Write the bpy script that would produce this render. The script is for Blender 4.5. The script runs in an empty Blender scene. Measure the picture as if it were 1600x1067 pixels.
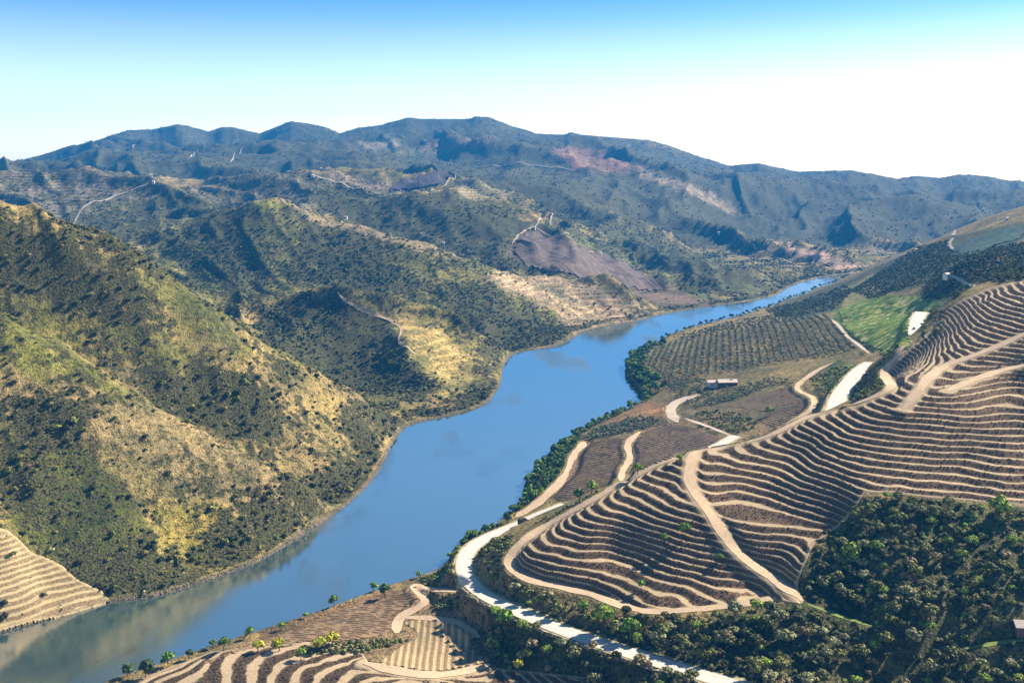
import bpy, bmesh, math, random
import numpy as np
from mathutils import Vector, Matrix
random.seed(7); RNG = np.random.default_rng(7)
SC = bpy.context.scene
COL = SC.collection

# ------------------------------------------------------------------ camera, sky, sun, exposure
FPX, HZ, HC = 1555.0, 255.0, 200.0          # focal length and horizon row in the photo's pixels, camera height over the river
cam_d = bpy.data.cameras.new('camera'); cam = bpy.data.objects.new('camera', cam_d); COL.objects.link(cam)
cam_d.sensor_width = 36.0; cam_d.lens = FPX / 1600 * 36.0
cam_d.shift_y = -(533.5 - HZ) / 1600
cam_d.clip_start = 1.0; cam_d.clip_end = 40000
cam.location = (0, 0, HC); cam.rotation_euler = (math.radians(90), 0, 0)
SC.camera = cam

SUN_EL, SUN_AZ = math.radians(38), math.radians(62)     # azimuth clockwise from +Y (the viewing direction)
world = bpy.data.worlds.new('World'); SC.world = world; world.use_nodes = True
wn, wl = world.node_tree.nodes, world.node_tree.links
wn.clear()
out = wn.new('ShaderNodeOutputWorld'); bg = wn.new('ShaderNodeBackground'); sky = wn.new('ShaderNodeTexSky')
sky.sky_type = 'NISHITA'; sky.sun_disc = False; sky.sun_elevation = SUN_EL; sky.sun_rotation = SUN_AZ
sky.altitude = 300; sky.air_density = 1.0; sky.dust_density = 0.6; sky.ozone_density = 1.6
bg.inputs['Strength'].default_value = 0.065
tc = wn.new('ShaderNodeTexCoord'); sp = wn.new('ShaderNodeSeparateXYZ'); rmp = wn.new('ShaderNodeValToRGB')
mul = wn.new('ShaderNodeMix'); mul.data_type = 'RGBA'; mul.blend_type = 'MULTIPLY'; mul.inputs[0].default_value = 1
wl.new(tc.outputs['Generated'], sp.inputs[0]); wl.new(sp.outputs['Z'], rmp.inputs[0])
el = rmp.color_ramp.elements
el[0].position = 0.0; el[0].color = (2.6, 2.5, 2.4, 1)
el[1].position = 1.0; el[1].color = (0.30, 0.46, 0.66, 1)
for pos_, c_ in ((0.05, (2.3, 2.2, 2.2)), (0.10, (1.5, 1.55, 1.8)), (0.124, (1.08, 1.25, 1.65)), (0.143, (0.70, 1.02, 1.5)), (0.165, (0.42, 0.84, 1.36)), (0.30, (0.88, 1.16, 1.34)), (0.55, (0.50, 0.68, 0.82))):
    e = el.new(pos_); e.color = (*c_, 1)
wl.new(sky.outputs[0], mul.inputs[6]); wl.new(rmp.outputs[0], mul.inputs[7])
wl.new(mul.outputs[2], bg.inputs['Color']); wl.new(bg.outputs[0], out.inputs['Surface'])

sun_d = bpy.data.lights.new('sun', 'SUN'); sun = bpy.data.objects.new('sun', sun_d); COL.objects.link(sun)
sun_d.energy = 5.0; sun_d.angle = math.radians(0.53); sun_d.color = (1.0, 0.92, 0.79)
sv = Vector((math.sin(SUN_AZ) * math.cos(SUN_EL), math.cos(SUN_AZ) * math.cos(SUN_EL), math.sin(SUN_EL)))
sun.rotation_euler = (-sv).to_track_quat('-Z', 'Y').to_euler(); sun.location = sv * 2000

SC.view_settings.view_transform = 'Standard'; SC.view_settings.look = 'None'
SC.view_settings.exposure = 1.1; SC.view_settings.gamma = 1; SC.view_settings.use_curve_mapping = False
SC.cycles.use_denoising = True
SC.cycles.max_bounces = 5; SC.cycles.volume_bounces = 0; SC.cycles.transparent_max_bounces = 6
SC.cycles.diffuse_bounces = 2; SC.cycles.glossy_bounces = 2

# ------------------------------------------------------------------ noise and plane helpers
def _hash(ix, iy, s):
    h = (ix.astype(np.int64) * 374761393 + iy.astype(np.int64) * 668265263 + s * 1442695041) & 0xffffffff
    h = ((h ^ (h >> 13)) * 1274126177) & 0xffffffff
    return ((h ^ (h >> 16)) & 0xffff) / 65535.0
def vnoise(x, y, s=0):
    ix, iy = np.floor(x), np.floor(y); fx, fy = x - ix, y - iy
    fx = fx * fx * fx * (fx * (fx * 6 - 15) + 10); fy = fy * fy * fy * (fy * (fy * 6 - 15) + 10)
    a, b = _hash(ix, iy, s), _hash(ix + 1, iy, s); c, d = _hash(ix, iy + 1, s), _hash(ix + 1, iy + 1, s)
    return (a + (b - a) * fx) * (1 - fy) + (c + (d - c) * fx) * fy
def fbm(x, y, o=4, s=0, g=0.5):
    t, a, n = 0, 1, 0
    for i in range(o):
        t = t + a * vnoise(x * 2 ** i + 17.3 * i, y * 2 ** i - 9.1 * i, s + i); n += a; a *= g
    return t / n
def ridged(x, y, o=4, s=0, g=0.55):
    t, a, n = 0, 1, 0
    for i in range(o):
        v = 1 - np.abs(2 * vnoise(x * 2 ** i + 5.7 * i, y * 2 ** i + 3.1 * i, s + i) - 1)
        t = t + a * v * v; n += a; a *= g
    return t / n
def sstep(a, b, x):
    t = np.clip((x - a) / (b - a), 0, 1); return t * t * (3 - 2 * t)
def seg_dist(px, py, poly, closed=False):
    """distance to a polyline, and for a closed one its sign (positive inside)"""
    P = np.array(poly, float); Q = np.roll(P, -1, 0) if closed else P[1:]; A = P if closed else P[:-1]
    best = np.full(px.shape, 1e18); ins = np.zeros(px.shape, bool)
    for (ax, ay), (bx, by) in zip(A, Q):
        dx, dy = bx - ax, by - ay; L = dx * dx + dy * dy + 1e-12
        t = np.clip(((px - ax) * dx + (py - ay) * dy) / L, 0, 1)
        best = np.minimum(best, (px - ax - t * dx) ** 2 + (py - ay - t * dy) ** 2)
        if closed:
            c = ((ay > py) != (by > py)) & (px < (bx - ax) * (py - ay) / ((by - ay) if by != ay else 1e-12) + ax)
            ins ^= c
    d = np.sqrt(best)
    return np.where(ins, d, -d) if closed else d
def smoothline(pts, n=8):
    """Catmull-Rom through the points"""
    P = [np.array(p, float) for p in pts]; P = [2 * P[0] - P[1]] + P + [2 * P[-1] - P[-2]]; o = []
    for i in range(1, len(P) - 2):
        for k in range(n):
            t = k / n
            o.append(0.5 * (2 * P[i] + (P[i + 1] - P[i - 1]) * t + (2 * P[i - 1] - 5 * P[i] + 4 * P[i + 1] - P[i + 2]) * t * t
                            + (3 * P[i] - P[i - 1] - 3 * P[i + 1] + P[i + 2]) * t ** 3))
    o.append(P[-2]); return np.array(o)

# ------------------------------------------------------------------ survey of the valley
# p = x / y (bearing), q = ln y.  Each survey point: bearing column u, row v and either its distance d or its height z
CP = []
def D(*a):
    for u, v, d in a: CP.append((u, d, HC - (v - HZ) * d / FPX))
def Z(*a):
    for u, v, z in a: CP.append((u, FPX * (HC - z) / (v - HZ), z))
def P(*a):
    for u, d, z in a: CP.append((u, d, z))

SHORE_L = [(-420, 1130), (-150, 1030), (0, 990), (90, 965), (180, 940), (240, 933), (330, 905), (400, 878), (450, 850), (500, 818), (540, 790), (580, 752),
           (600, 720), (615, 690), (640, 664), (700, 650), (740, 640), (765, 625), (782, 600), (786, 575), (805, 552), (870, 540), (920, 515),
           (1000, 500), (1040, 490), (1100, 480), (1200, 465), (1240, 445), (1290, 432), (1330, 427.5), (1390, 421), (1480, 416), (1650, 412)]
SHORE_R = [(-420, 1420), (-60, 1195), (60, 1130), (165, 1067), (250, 1038), (330, 1010), (400, 988), (500, 955), (600, 918), (650, 903), (690, 886), (720, 850),
           (760, 832), (790, 805), (812, 790), (822, 750), (848, 722), (868, 700), (905, 675), (945, 655), (1000, 628), (995, 605), (978, 585),
           (985, 560), (1020, 540), (1050, 522), (1100, 507), (1150, 495), (1200, 480), (1250, 462), (1300, 445), (1335, 433.5), (1380, 429), (1480, 424), (1650, 420)]
def flat(u, v, z=0.0):
    d = FPX * (HC - z) / (v - HZ); return ((u - 800) / FPX * d, d)
RIVER = [flat(*s) for s in smoothline(SHORE_L, 4)] + [flat(*s) for s in smoothline(SHORE_R, 4)[::-1]]
for s in SHORE_L + SHORE_R: Z((s[0], s[1], 0.0))

# near left hill, its inner spur and the gully between
D((-200, 262, 640), (0, 335, 640), (100, 372, 642), (200, 412, 648), (300, 470, 664), (400, 545, 680), (500, 592, 697), (570, 628, 722), (610, 652, 750))
P((0, 770, 105), (-200, 770, 140), (200, 800, 72), (300, 820, 46), (400, 820, 25), (500, 820, 10), (570, 820, 4))
D((0, 400, 622), (100, 450, 625), (200, 500, 632), (300, 560, 642), (400, 630, 640), (500, 680, 650), (550, 700, 668))
P((-200, 600, 150), (0, 596, 103), (100, 598, 85), (200, 596, 61), (300, 592, 38), (400, 586, 18), (470, 580, 6))
D((-200, 430, 565), (0, 488, 570), (100, 538, 574), (200, 598, 572), (300, 660, 568), (400, 720, 560), (480, 762, 562))
D((0, 650, 518), (100, 700, 513), (200, 740, 515), (300, 780, 522), (400, 800, 530), (0, 780, 478), (100, 800, 482), (200, 830, 486), (300, 850, 500))
Z((0, 830, 31), (100, 880, 14), (0, 900, 16), (60, 900, 12), (0, 960, 5), (-200, 900, 24))
# sandy spur
D((400, 478, 1040), (470, 465, 1035), (540, 458, 1025), (600, 480, 1008), (640, 512, 962), (600, 462, 1062), (700, 495, 1045), (760, 525, 1032))
P((600, 1115, 33), (700, 1095, 16), (480, 1110, 42), (400, 1110, 50))
D((700, 570, 930), (700, 600, 875), (750, 580, 930), (640, 560, 908), (620, 600, 878), (500, 520, 965), (560, 560, 935), (450, 540, 930), (700, 530, 960))
# wooded hill
D((250, 362, 1330), (330, 325, 1380), (430, 298, 1400), (540, 340, 1380), (620, 362, 1362), (690, 382, 1348), (760, 410, 1332), (830, 432, 1325),
  (900, 436, 1360), (960, 460, 1350), (1015, 482, 1340), (300, 400, 1270), (400, 400, 1265), (450, 350, 1330), (500, 400, 1270), (600, 430, 1230),
  (700, 460, 1200), (800, 490, 1190), (860, 515, 1140), (700, 500, 1110), (200, 430, 1150), (350, 450, 1080), (120, 400, 1200), (0, 370, 1200))
P((430, 1560, 112), (600, 1520, 66), (700, 1480, 46), (830, 1450, 20), (300, 1600, 95), (180, 1520, 82), (930, 1470, 8), (520, 1600, 86))
# hills behind it
D((-200, 285, 1850), (0, 290, 1850), (110, 292, 1870), (240, 270, 1950), (160, 303, 1750), (90, 342, 1580), (330, 288, 1950), (420, 284, 2000), (490, 276, 2000),
  (560, 296, 1950), (610, 306, 1900), (650, 280, 2050), (710, 270, 2100), (760, 286, 2050), (830, 342, 1800), (900, 382, 1740), (980, 422, 1640),
  (1060, 455, 1540), (600, 340, 1750), (700, 340, 1750), (760, 380, 1600), (850, 400, 1600), (950, 450, 1500), (250, 330, 1700), (0, 325, 1500),
  (1100, 470, 1440))
P((250, 2250, 140), (0, 2250, 150), (480, 2300, 142), (600, 2300, 132), (700, 2400, 138), (850, 2050, 62), (950, 1950, 24), (1050, 1800, 3))
D((770, 292, 2500), (880, 306, 2500), (950, 340, 2350), (1050, 376, 2200), (1120, 402, 2050), (1180, 420, 1880), (1000, 268, 3100), (1080, 290, 3000),
  (1150, 330, 2800), (1210, 372, 2450), (1250, 400, 2100), (1250, 425, 1790), (1320, 412, 1950), (1400, 396, 2150), (1350, 370, 2500), (1300, 330, 2900),
  (1200, 320, 2900), (1240, 300, 3300), (1400, 310, 3300), (1400, 350, 2700), (1500, 330, 2900), (1600, 315, 3000), (1150, 360, 2500), (1330, 290, 3600), (1500, 290, 3600))
P((1000, 2700, 80), (900, 2900, 130), (1120, 2500, 20), (1480, 2200, 4), (1600, 2300, 20), (1600, 2000, 4))
# the far range
D((-250, 268, 2900), (-60, 262, 2700), (0, 255, 2650), (60, 246, 2900), (120, 226, 3300), (200, 204, 4000), (280, 191, 4100), (322, 212, 4100), (350, 193, 4150), (400, 213, 4000),
  (430, 198, 3950), (455, 183, 3950), (490, 194, 3950), (530, 214, 4000), (580, 198, 4300), (640, 180, 4400), (700, 188, 4450), (755, 178, 4400), (800, 197, 4300),
  (840, 212, 4200), (885, 205, 4150), (940, 215, 4200), (1015, 220, 4300), (1080, 240, 4200), (1140, 260, 4000), (1190, 258, 4300), (1250, 269, 4400),
  (1340, 270, 4500), (1405, 280, 4500), (1480, 273, 4500), (1540, 276, 4400), (1600, 283, 4400), (1750, 280, 4400), (1900, 285, 4400))
D((640, 230, 3500), (400, 240, 3400), (200, 240, 3300), (500, 250, 3100), (100, 260, 2700), (900, 248, 3350), (700, 260, 3000), (600, 272, 2700), (800, 272, 2800),
  (900, 290, 2700), (1000, 248, 3800), (1100, 272, 3700), (1200, 285, 3800), (300, 258, 2900))
P(*[(u, 5600, 30) for u in range(-200, 1900, 300)]); P(*[(u, 9000, 30) for u in range(-200, 1900, 300)])
# right bank: river fields, groves, upstream hill
Z((800, 822, 17), (760, 847, 16), (726, 880, 15), (750, 935, 14.5), (800, 953, 20), (870, 983, 21.5), (950, 1011, 23), (1050, 1043, 25), (1150, 1070, 27),
  (650, 950, 6), (700, 990, 7), (680, 1040, 8.5), (840, 1050, 12), (780, 1000, 11), (450, 1000, 5), (350, 1015, 4), (250, 1062, 3), (450, 1060, 7.5), (550, 1062, 10.5), (660, 1075, 12), (350, 1067, 5), (600, 985, 6), (950, 1067, 15),
  (870, 760, 10), (960, 720, 16), (1050, 680, 24), (1110, 682, 29), (940, 690, 14), (1000, 645, 14), (1060, 640, 20), (1200, 640, 35), (1150, 610, 26),
  (1080, 600, 20), (1025, 590, 9), (1100, 560, 22), (1010, 570, 8), (1200, 560, 32), (1300, 560, 48), (1335, 540, 53), (1200, 515, 33), (1100, 522, 14),
  (1285, 494, 42), (1250, 478, 10), (1330, 452, 30), (1370, 462, 58), (1450, 480, 74), (1380, 505, 64), (1310, 600, 52), (1350, 575, 60), (1310, 637, 57),
  (1262, 630, 46), (1365, 610, 63), (1432, 505, 78), (1430, 540, 74), (1180, 700, 33))
D((1340, 427, 1700), (1380, 406, 1550), (1430, 386, 1450), (1490, 361, 1350), (1550, 339, 1300), (1600, 325, 1280), (1800, 270, 1250), (1500, 400, 1000),
  (1430, 430, 1050), (1600, 365, 1050), (1600, 380, 900), (1530, 402, 890), (1480, 430, 870), (1560, 425, 800), (1500, 447, 840), (1440, 452, 930), (1800, 330, 800))
P((1400, 1850, 5), (1500, 1700, 60), (1600, 1700, 80), (1800, 1700, 100), (1700, 900, 118), (1600, 900, 112))
# vineyard terraces: level lines traced one by one
Z((800, 893, 26), (825, 907, 26), (875, 920, 26.5), (920, 928, 27), (950, 940, 27.5), (1000, 956, 28.7), (1037, 957, 30), (1080, 954, 31.5), (1120, 950, 33), (1160, 944, 35), (1200, 938, 36.6), (1255, 942, 38.5), (1245, 912, 41.5), (1258, 880, 46), (1300, 900, 43))
for z, ln in [(31.5, [(807, 852), (837, 872), (875, 885), (925, 894), (955, 900), (1012, 922), (1050, 937)]),
              (35.5, [(850, 827), (882, 852), (920, 860), (955, 860), (995, 872), (1050, 895), (1100, 907), (1200, 925)]),
              (41.5, [(900, 797), (930, 822), (1000, 838), (1087, 862), (1130, 870), (1200, 878)]),
              (53, [(1000, 738), (1030, 762), (1080, 785), (1150, 783), (1200, 789), (1250, 803), (1308, 820)]),
              (49.5, [(1150, 822), (1200, 830), (1272, 850)]),
              (61, [(1085, 704), (1120, 718), (1180, 728), (1250, 752), (1335, 785)]),
              (66, [(1190, 686), (1245, 710), (1307, 740), (1387, 762), (1500, 775), (1600, 785)]),
              (74, [(1255, 655), (1300, 685), (1380, 705), (1500, 715), (1600, 725)]),
              (84, [(1345, 630), (1400, 650), (1500, 660), (1600, 662)]),
              (92, [(1400, 595), (1440, 610), (1500, 613), (1600, 605)])]:
    Z(*[(u, v, z) for u, v in ln])
Z((950, 766, 47.5), (1045, 717, 58), (1225, 671, 70), (1307, 640, 79), (1385, 560, 80), (1480, 470, 108), (1600, 440, 127), (1500, 520, 104),
  (1590, 520, 111), (1440, 525, 92), (1540, 470, 117), (1800, 440, 140), (1800, 560, 112), (1800, 662, 84), (1800, 800, 60))
P((900, 530, 20), (1000, 545, 27), (1100, 545, 37), (1200, 530, 50), (1290, 535, 64), (1340, 560, 66))
# wood below the terraces
Z((1400, 850, 54), (1500, 850, 56), (1600, 850, 58), (1600, 960, 46), (1600, 1067, 30), (1400, 960, 42), (1400, 1067, 27), (1250, 1000, 33), (1340, 945, 38),
  (1200, 1040, 28.5), (1100, 1005, 28.5), (1000, 985, 25.5), (1800, 960, 44), (1800, 1067, 30), (1500, 1000, 38))
P(*[(u, 280, max(2, 20 + (u - 800) * 0.02)) for u in range(-200, 1900, 200)]); P(*[(u, 160, 75) for u in range(-200, 1900, 300)]); P(*[(u, 90, 130) for u in range(-200, 1900, 300)])

CP = np.array(CP, float)
cx, cy, cz = (CP[:, 0] - 800) / FPX, np.log(CP[:, 1]), CP[:, 2]
CMQ = 0.018
def kern(r2): return np.sqrt(r2 + CMQ * CMQ)
_A = kern((cx[:, None] - cx) ** 2 + (cy[:, None] - cy) ** 2); _n = len(cx)
_B = np.c_[np.ones(_n), cx, cy]
_M = np.block([[_A - 1e-4 * np.eye(_n), _B], [_B.T, np.zeros((3, 3))]])
_w = np.linalg.solve(_M, np.r_[cz, 0, 0, 0])
# coarse sheet of the surveyed surface, read bilinearly
GP0, GP1, GQ0, GQ1, GS = -0.80, 0.80, 4.3, 9.2, 0.006
_gp = np.arange(GP0, GP1, GS); _gq = np.arange(GQ0, GQ1, GS)
SHEET = np.zeros((len(_gq), len(_gp)))
for i, qq in enumerate(_gq):
    r2 = (_gp[:, None] - cx) ** 2 + (qq - cy) ** 2
    SHEET[i] = kern(r2) @ _w[:_n] + _w[_n] + _w[_n + 1] * _gp + _w[_n + 2] * qq
_k = np.exp(-0.5 * (np.arange(-9, 10) / 3.5) ** 2); _k /= _k.sum(); _S2 = np.pad(SHEET, 9, 'edge')        # farther hills: rounder, softer forms
_S2 = np.apply_along_axis(lambda r: np.convolve(r, _k, 'valid'), 0, _S2); _S2 = np.apply_along_axis(lambda r: np.convolve(r, _k, 'valid'), 1, _S2)
_wf = sstep(math.log(1450), math.log(2000), _gq)[:, None]; SHEET = SHEET * (1 - _wf) + _S2 * _wf
def lookup(S, p, q):
    a = np.clip((p - GP0) / GS, 0, len(_gp) - 1.001); b = np.clip((q - GQ0) / GS, 0, len(_gq) - 1.001)
    i, j = a.astype(int), b.astype(int); fa, fb = a - i, b - j
    return (S[j, i] * (1 - fa) + S[j, i + 1] * fa) * (1 - fb) + (S[j + 1, i] * (1 - fa) + S[j + 1, i + 1] * fa) * fb
_PP, _QQ = np.meshgrid(_gp, _gq); _YY = np.exp(_QQ)
RDIST = seg_dist(_PP * _YY, _YY, RIVER, True)                       # metres inside the river (negative on land)
_us = _PP * FPX + 800
# right of this line lie worked fields, where the ground is smooth
RIGHTSIDE = seg_dist(_PP * _YY, _YY, [flat(*s) for s in SHORE_R[::2]]) 
def uv_of(p, y, z): return p * FPX + 800, HZ + FPX * (HC - z) / y

SKYLINE = [(-80, 262), (0, 254), (60, 245), (110, 228), (150, 219), (200, 204), (240, 202), (275, 195), (290, 196), (325, 206), (345, 199), (365, 199), (405, 209), (430, 198), (455, 190), (480, 193), (505, 198), (530, 208),
           (560, 200), (600, 194), (635, 184), (660, 186), (700, 186), (735, 186), (742, 182), (765, 184), (800, 197), (840, 209), (880, 211), (892, 207), (910, 211), (960, 215), (1015, 219), (1050, 229), (1090, 244), (1140, 259),
           (1185, 255), (1215, 262), (1245, 268), (1290, 267), (1330, 266), (1370, 274), (1400, 280), (1430, 275), (1470, 278), (1500, 272), (1540, 275), (1575, 282), (1600, 282), (1700, 280)]
SKY_DZ = None
def skyfix(p, q):
    if SKY_DZ is None: return 0.0
    u = p * FPX + 800; k = np.interp(u, SKY_DZ[0], SKY_DZ[1]); dc = np.interp(u, SKY_DZ[0], SKY_DZ[2]); r = np.exp(q) / dc
    return k * sstep(.84, .97, r) * (1 - sstep(1.12, 1.35, r)) * dc / FPX
ROADS = []      # (centreline xyz array, half width) : ground is levelled along them
def left_of_river(p, q, y):
    """1 on the wild left bank, 0 on the worked right bank"""
    u = p * FPX + 800
    ds = np.array([(s[0], FPX * HC / (s[1] - HZ)) for s in SHORE_R])
    b = np.interp(u, ds[:, 0], ds[:, 1])
    return (y > b) & (y > 300) | (u < 100) & (y > 330)
def height0(p, q):
    p = np.asarray(p, float); q = np.asarray(q, float); y = np.exp(q)
    z = lookup(SHEET, p, q)
    L = left_of_river(p, q, y)
    rd = lookup(RDIST, p, q)
    land = sstep(0, 60, -rd)
    k = 7.0
    wx, wy = fbm(p * 5, q * 5, 2, 21) * 1.1, fbm(p * 5, q * 5, 2, 22) * 1.1
    n = (ridged(p * k + wx + q * 2.5, q * k * 0.8 + wy, 4, 11, 0.42) - 0.45) * y * (0.013 + 0.024 * sstep(800, 1050, y))
    n += (ridged(p * 17 + wy, q * 15 + wx, 3, 15, 0.45) - 0.45) * y * (0.004 + 0.005 * sstep(1000, 2600, y))
    n += (fbm(p * 60, q * 60, 3, 5) - 0.5) * y * 0.0045
    far = sstep(3600, 3950, y)
    z = z + skyfix(p, q)
    z = z + np.where(L, n * land * (1 - 0.6 * far), (fbm(p * 30, q * 30, 3, 9) - 0.5) * y * 0.002 * land)
    up = np.maximum(z, 1.2 + 0.02 * np.minimum(-rd, 60)); 
    rock = 1.0 + 0.8 * vnoise(p * y / 5, y / 5, 3)
    out = np.where(rd < 0, np.minimum(up, np.maximum(-rd, 0) * 0.9 * rock + 0.0 + (up - 1.2) * sstep(0, 25, -rd) * 1.0 + 0.2), -np.minimum(rd * 0.5, 8.0) - 0.3)
    return out
_su = np.arange(-220.0, 1820, 3.0); _sq = np.arange(math.log(2200), math.log(5400), .004); _sP, _sQ = np.meshgrid((_su - 800) / FPX, _sq)
_sv = np.interp(_su, [a for a, _ in SKYLINE], [b for _, b in SKYLINE]); _tot = np.zeros(len(_su)); _dc0 = None
for _it in range(4):       # level the far crest to the surveyed skyline
    _zz = height0(_sP, _sQ); _vv = HZ + FPX * (HC - _zz) / np.exp(_sQ); _k = _vv.argmin(0)
    if _dc0 is None: _dc0 = np.convolve(np.pad(np.exp(_sq)[_k], 20, 'edge'), np.ones(41) / 41, 'valid')
    _tot = _tot + (_vv.min(0) - _sv); SKY_DZ = (_su, _tot, _dc0)
def height(p, q):
    z = height0(p, q); y = np.exp(q); x = p * y
    for C, hw in ROADS:
        m = (x > C[:, 0].min() - 25) & (x < C[:, 0].max() + 25) & (y > C[:, 1].min() - 25) & (y < C[:, 1].max() + 25)
        if not m.any(): continue
        xs, ys = x[m], y[m]; best = np.full(xs.shape, 1e18); zb = np.zeros(xs.shape)
        for a, b in zip(C[:-1], C[1:]):
            dx, dy = b[0] - a[0], b[1] - a[1]; L = dx * dx + dy * dy + 1e-9
            t = np.clip(((xs - a[0]) * dx + (ys - a[1]) * dy) / L, 0, 1)
            dd = (xs - a[0] - t * dx) ** 2 + (ys - a[1] - t * dy) ** 2
            k = dd < best; best[k] = dd[k]; zb[k] = (a[2] + (b[2] - a[2]) * t)[k]
        w = 1 - sstep(hw + 0.8, hw + 1.5 + hw * 1.2, np.sqrt(best))
        zz = z[m]; z[m] = zz * (1 - w) + zb * w
    return z
def hit(u, v, dmin=300, dmax=5000, hf=height0):
    """world point where the sight line of a photo pixel first meets the ground"""
    p = (u - 800) / FPX; q = np.linspace(math.log(dmin), math.log(dmax), 1500); y = np.exp(q)
    zt = hf(np.full_like(q, p), q); ray = HC - (v - HZ) / FPX * y
    k = np.argmax(zt >= ray)
    if zt[k] < ray[k]: k = len(q) - 1
    return np.array([p * y[k], y[k], zt[k]])

# ------------------------------------------------------------------ materials
def mat(name, col=None, rough=0.9, spec=0.2):
    m = bpy.data.materials.new(name); m.use_nodes = True
    b = m.node_tree.nodes['Principled BSDF']; b.inputs['Roughness'].default_value = rough; b.inputs['Specular IOR Level'].default_value = spec
    if col: b.inputs['Base Color'].default_value = (*col, 1)
    return m
class NT:
    def __init__(s, m): s.t = m.node_tree; s.n = s.t.nodes; s.l = s.t.links
    def noise(s, scale, detail=4, rough=0.55, vec=None):
        n = s.n.new('ShaderNodeTexNoise'); n.inputs['Scale'].default_value = scale; n.inputs['Detail'].default_value = detail; n.inputs['Roughness'].default_value = rough
        if vec: s.l.new(vec, n.inputs['Vector'])
        return n.outputs['Fac']
    def pos(s):
        return s.n.new('ShaderNodeNewGeometry').outputs['Position']
    def attr(s, name, fac=False):
        a = s.n.new('ShaderNodeAttribute'); a.attribute_name = name; return a.outputs['Fac' if fac else 'Color']
    def math(s, op, a, b=None, c=None):
        n = s.n.new('ShaderNodeMath'); n.operation = op
        for i, x in enumerate((a, b, c)):
            if x is None: continue
            if hasattr(x, 'links'): s.l.new(x, n.inputs[i])
            else: n.inputs[i].default_value = x
        return n.outputs[0]
    def ramp(s, x, *st, interp='LINEAR'):
        n = s.n.new('ShaderNodeValToRGB'); e = n.color_ramp.elements; n.color_ramp.interpolation = interp
        while len(e) < len(st): e.new(0.5)
        for k, (pos, c) in enumerate(st): e[k].position = pos; e[k].color = (*c, 1) if len(c) == 3 else c
        s.l.new(x, n.inputs[0]); return n.outputs[0]
    def mix(s, f, a, b, mode='MIX'):
        n = s.n.new('ShaderNodeMix'); n.data_type = 'RGBA'; n.blend_type = mode
        for i, x in ((0, f), (6, a), (7, b)):
            if hasattr(x, 'links'): s.l.new(x, n.inputs[i])
            else: n.inputs[i].default_value = x if i == 0 else (*x, 1)
        return n.outputs[2]
    def bump(s, h, strength=0.5, dist=1.0):
        n = s.n.new('ShaderNodeBump'); n.inputs['Strength'].default_value = strength; n.inputs['Distance'].default_value = dist
        s.l.new(h, n.inputs['Height']); s.l.new(n.outputs[0], s.n['Principled BSDF'].inputs['Normal'])
    def base(s, c): s.l.new(c, s.n['Principled BSDF'].inputs['Base Color'])

def make_ground_mat():
    m = mat('hill_ground'); t = NT(m); P_ = t.pos()
    c = t.attr('Col')
    n1 = t.noise(0.35, 5, 0.65, P_); n2 = t.noise(0.06, 4, 0.6, P_); n3 = t.noise(0.9, 3, 0.6, P_)
    c = t.mix(1.0, c, t.ramp(n1, (0.36, (0.22, 0.25, 0.20)), (0.46, (0.85, 0.88, 0.8)), (0.56, (1.05, 1.02, 1)), (0.68, (1.6, 1.48, 1.3))), 'MULTIPLY')
    n4 = t.noise(1.3, 2, 0.5, P_); c = t.mix(1.0, c, t.ramp(n4, (0.33, (0.35, 0.38, 0.32)), (0.45, (1, 1, 1)), (0.7, (1.2, 1.18, 1.1))), 'MULTIPLY')
    c = t.mix(1.0, c, t.ramp(n2, (0.3, (0.75, 0.8, 0.75)), (0.7, (1.25, 1.2, 1.15))), 'MULTIPLY')
    n5 = t.noise(0.022, 6, 0.68, P_); c = t.mix(1.0, c, t.ramp(n5, (0.36, (0.50, 0.58, 0.52)), (0.47, (0.95, 0.95, 0.9)), (0.6, (1.35, 1.25, 1.15))), 'MULTIPLY')
    # bare stony patches and low dark heath, by the density stored on the ground
    den = t.attr('Scrub', True)
    v = t.noise(0.16, 3, 0.6, P_)
    f = t.math('SUBTRACT', t.math('ADD', v, t.math('MULTIPLY', den, 0.40)), 0.62); f = t.math('MULTIPLY', f, 9.0)
    cl = t.n.new('ShaderNodeClamp'); t.l.new(f, cl.inputs[0])
    heath = t.ramp(n3, (0.40, (0.018, 0.018, 0.007)), (0.60, (0.115, 0.105, 0.032)))
    c = t.mix(cl.outputs[0], c, heath)
    # old terrace lines: thin level strips of bare earth, one every five metres of height
    z_ = t.n.new('ShaderNodeSeparateXYZ'); t.l.new(P_, z_.inputs[0])
    w = t.math('ADD', t.math('MULTIPLY', z_.outputs['Z'], .2), t.math('MULTIPLY', t.noise(0.012, 3, 0.5, P_), 1.6)); w = t.math('FRACT', w)
    ln = t.ramp(w, (0, (0, 0, 0)), (.06, (1, 1, 1)), (.30, (1, 1, 1)), (.42, (0, 0, 0)))
    f = t.math('MULTIPLY', ln, t.attr('Terrace', True))
    c = t.mix(f, c, t.mix(1.0, c, (1.55, 1.45, 1.35), 'MULTIPLY'))
    t.base(c); t.bump(n3, 0.9, 1.8)
    return m
GROUND = make_ground_mat()

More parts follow.
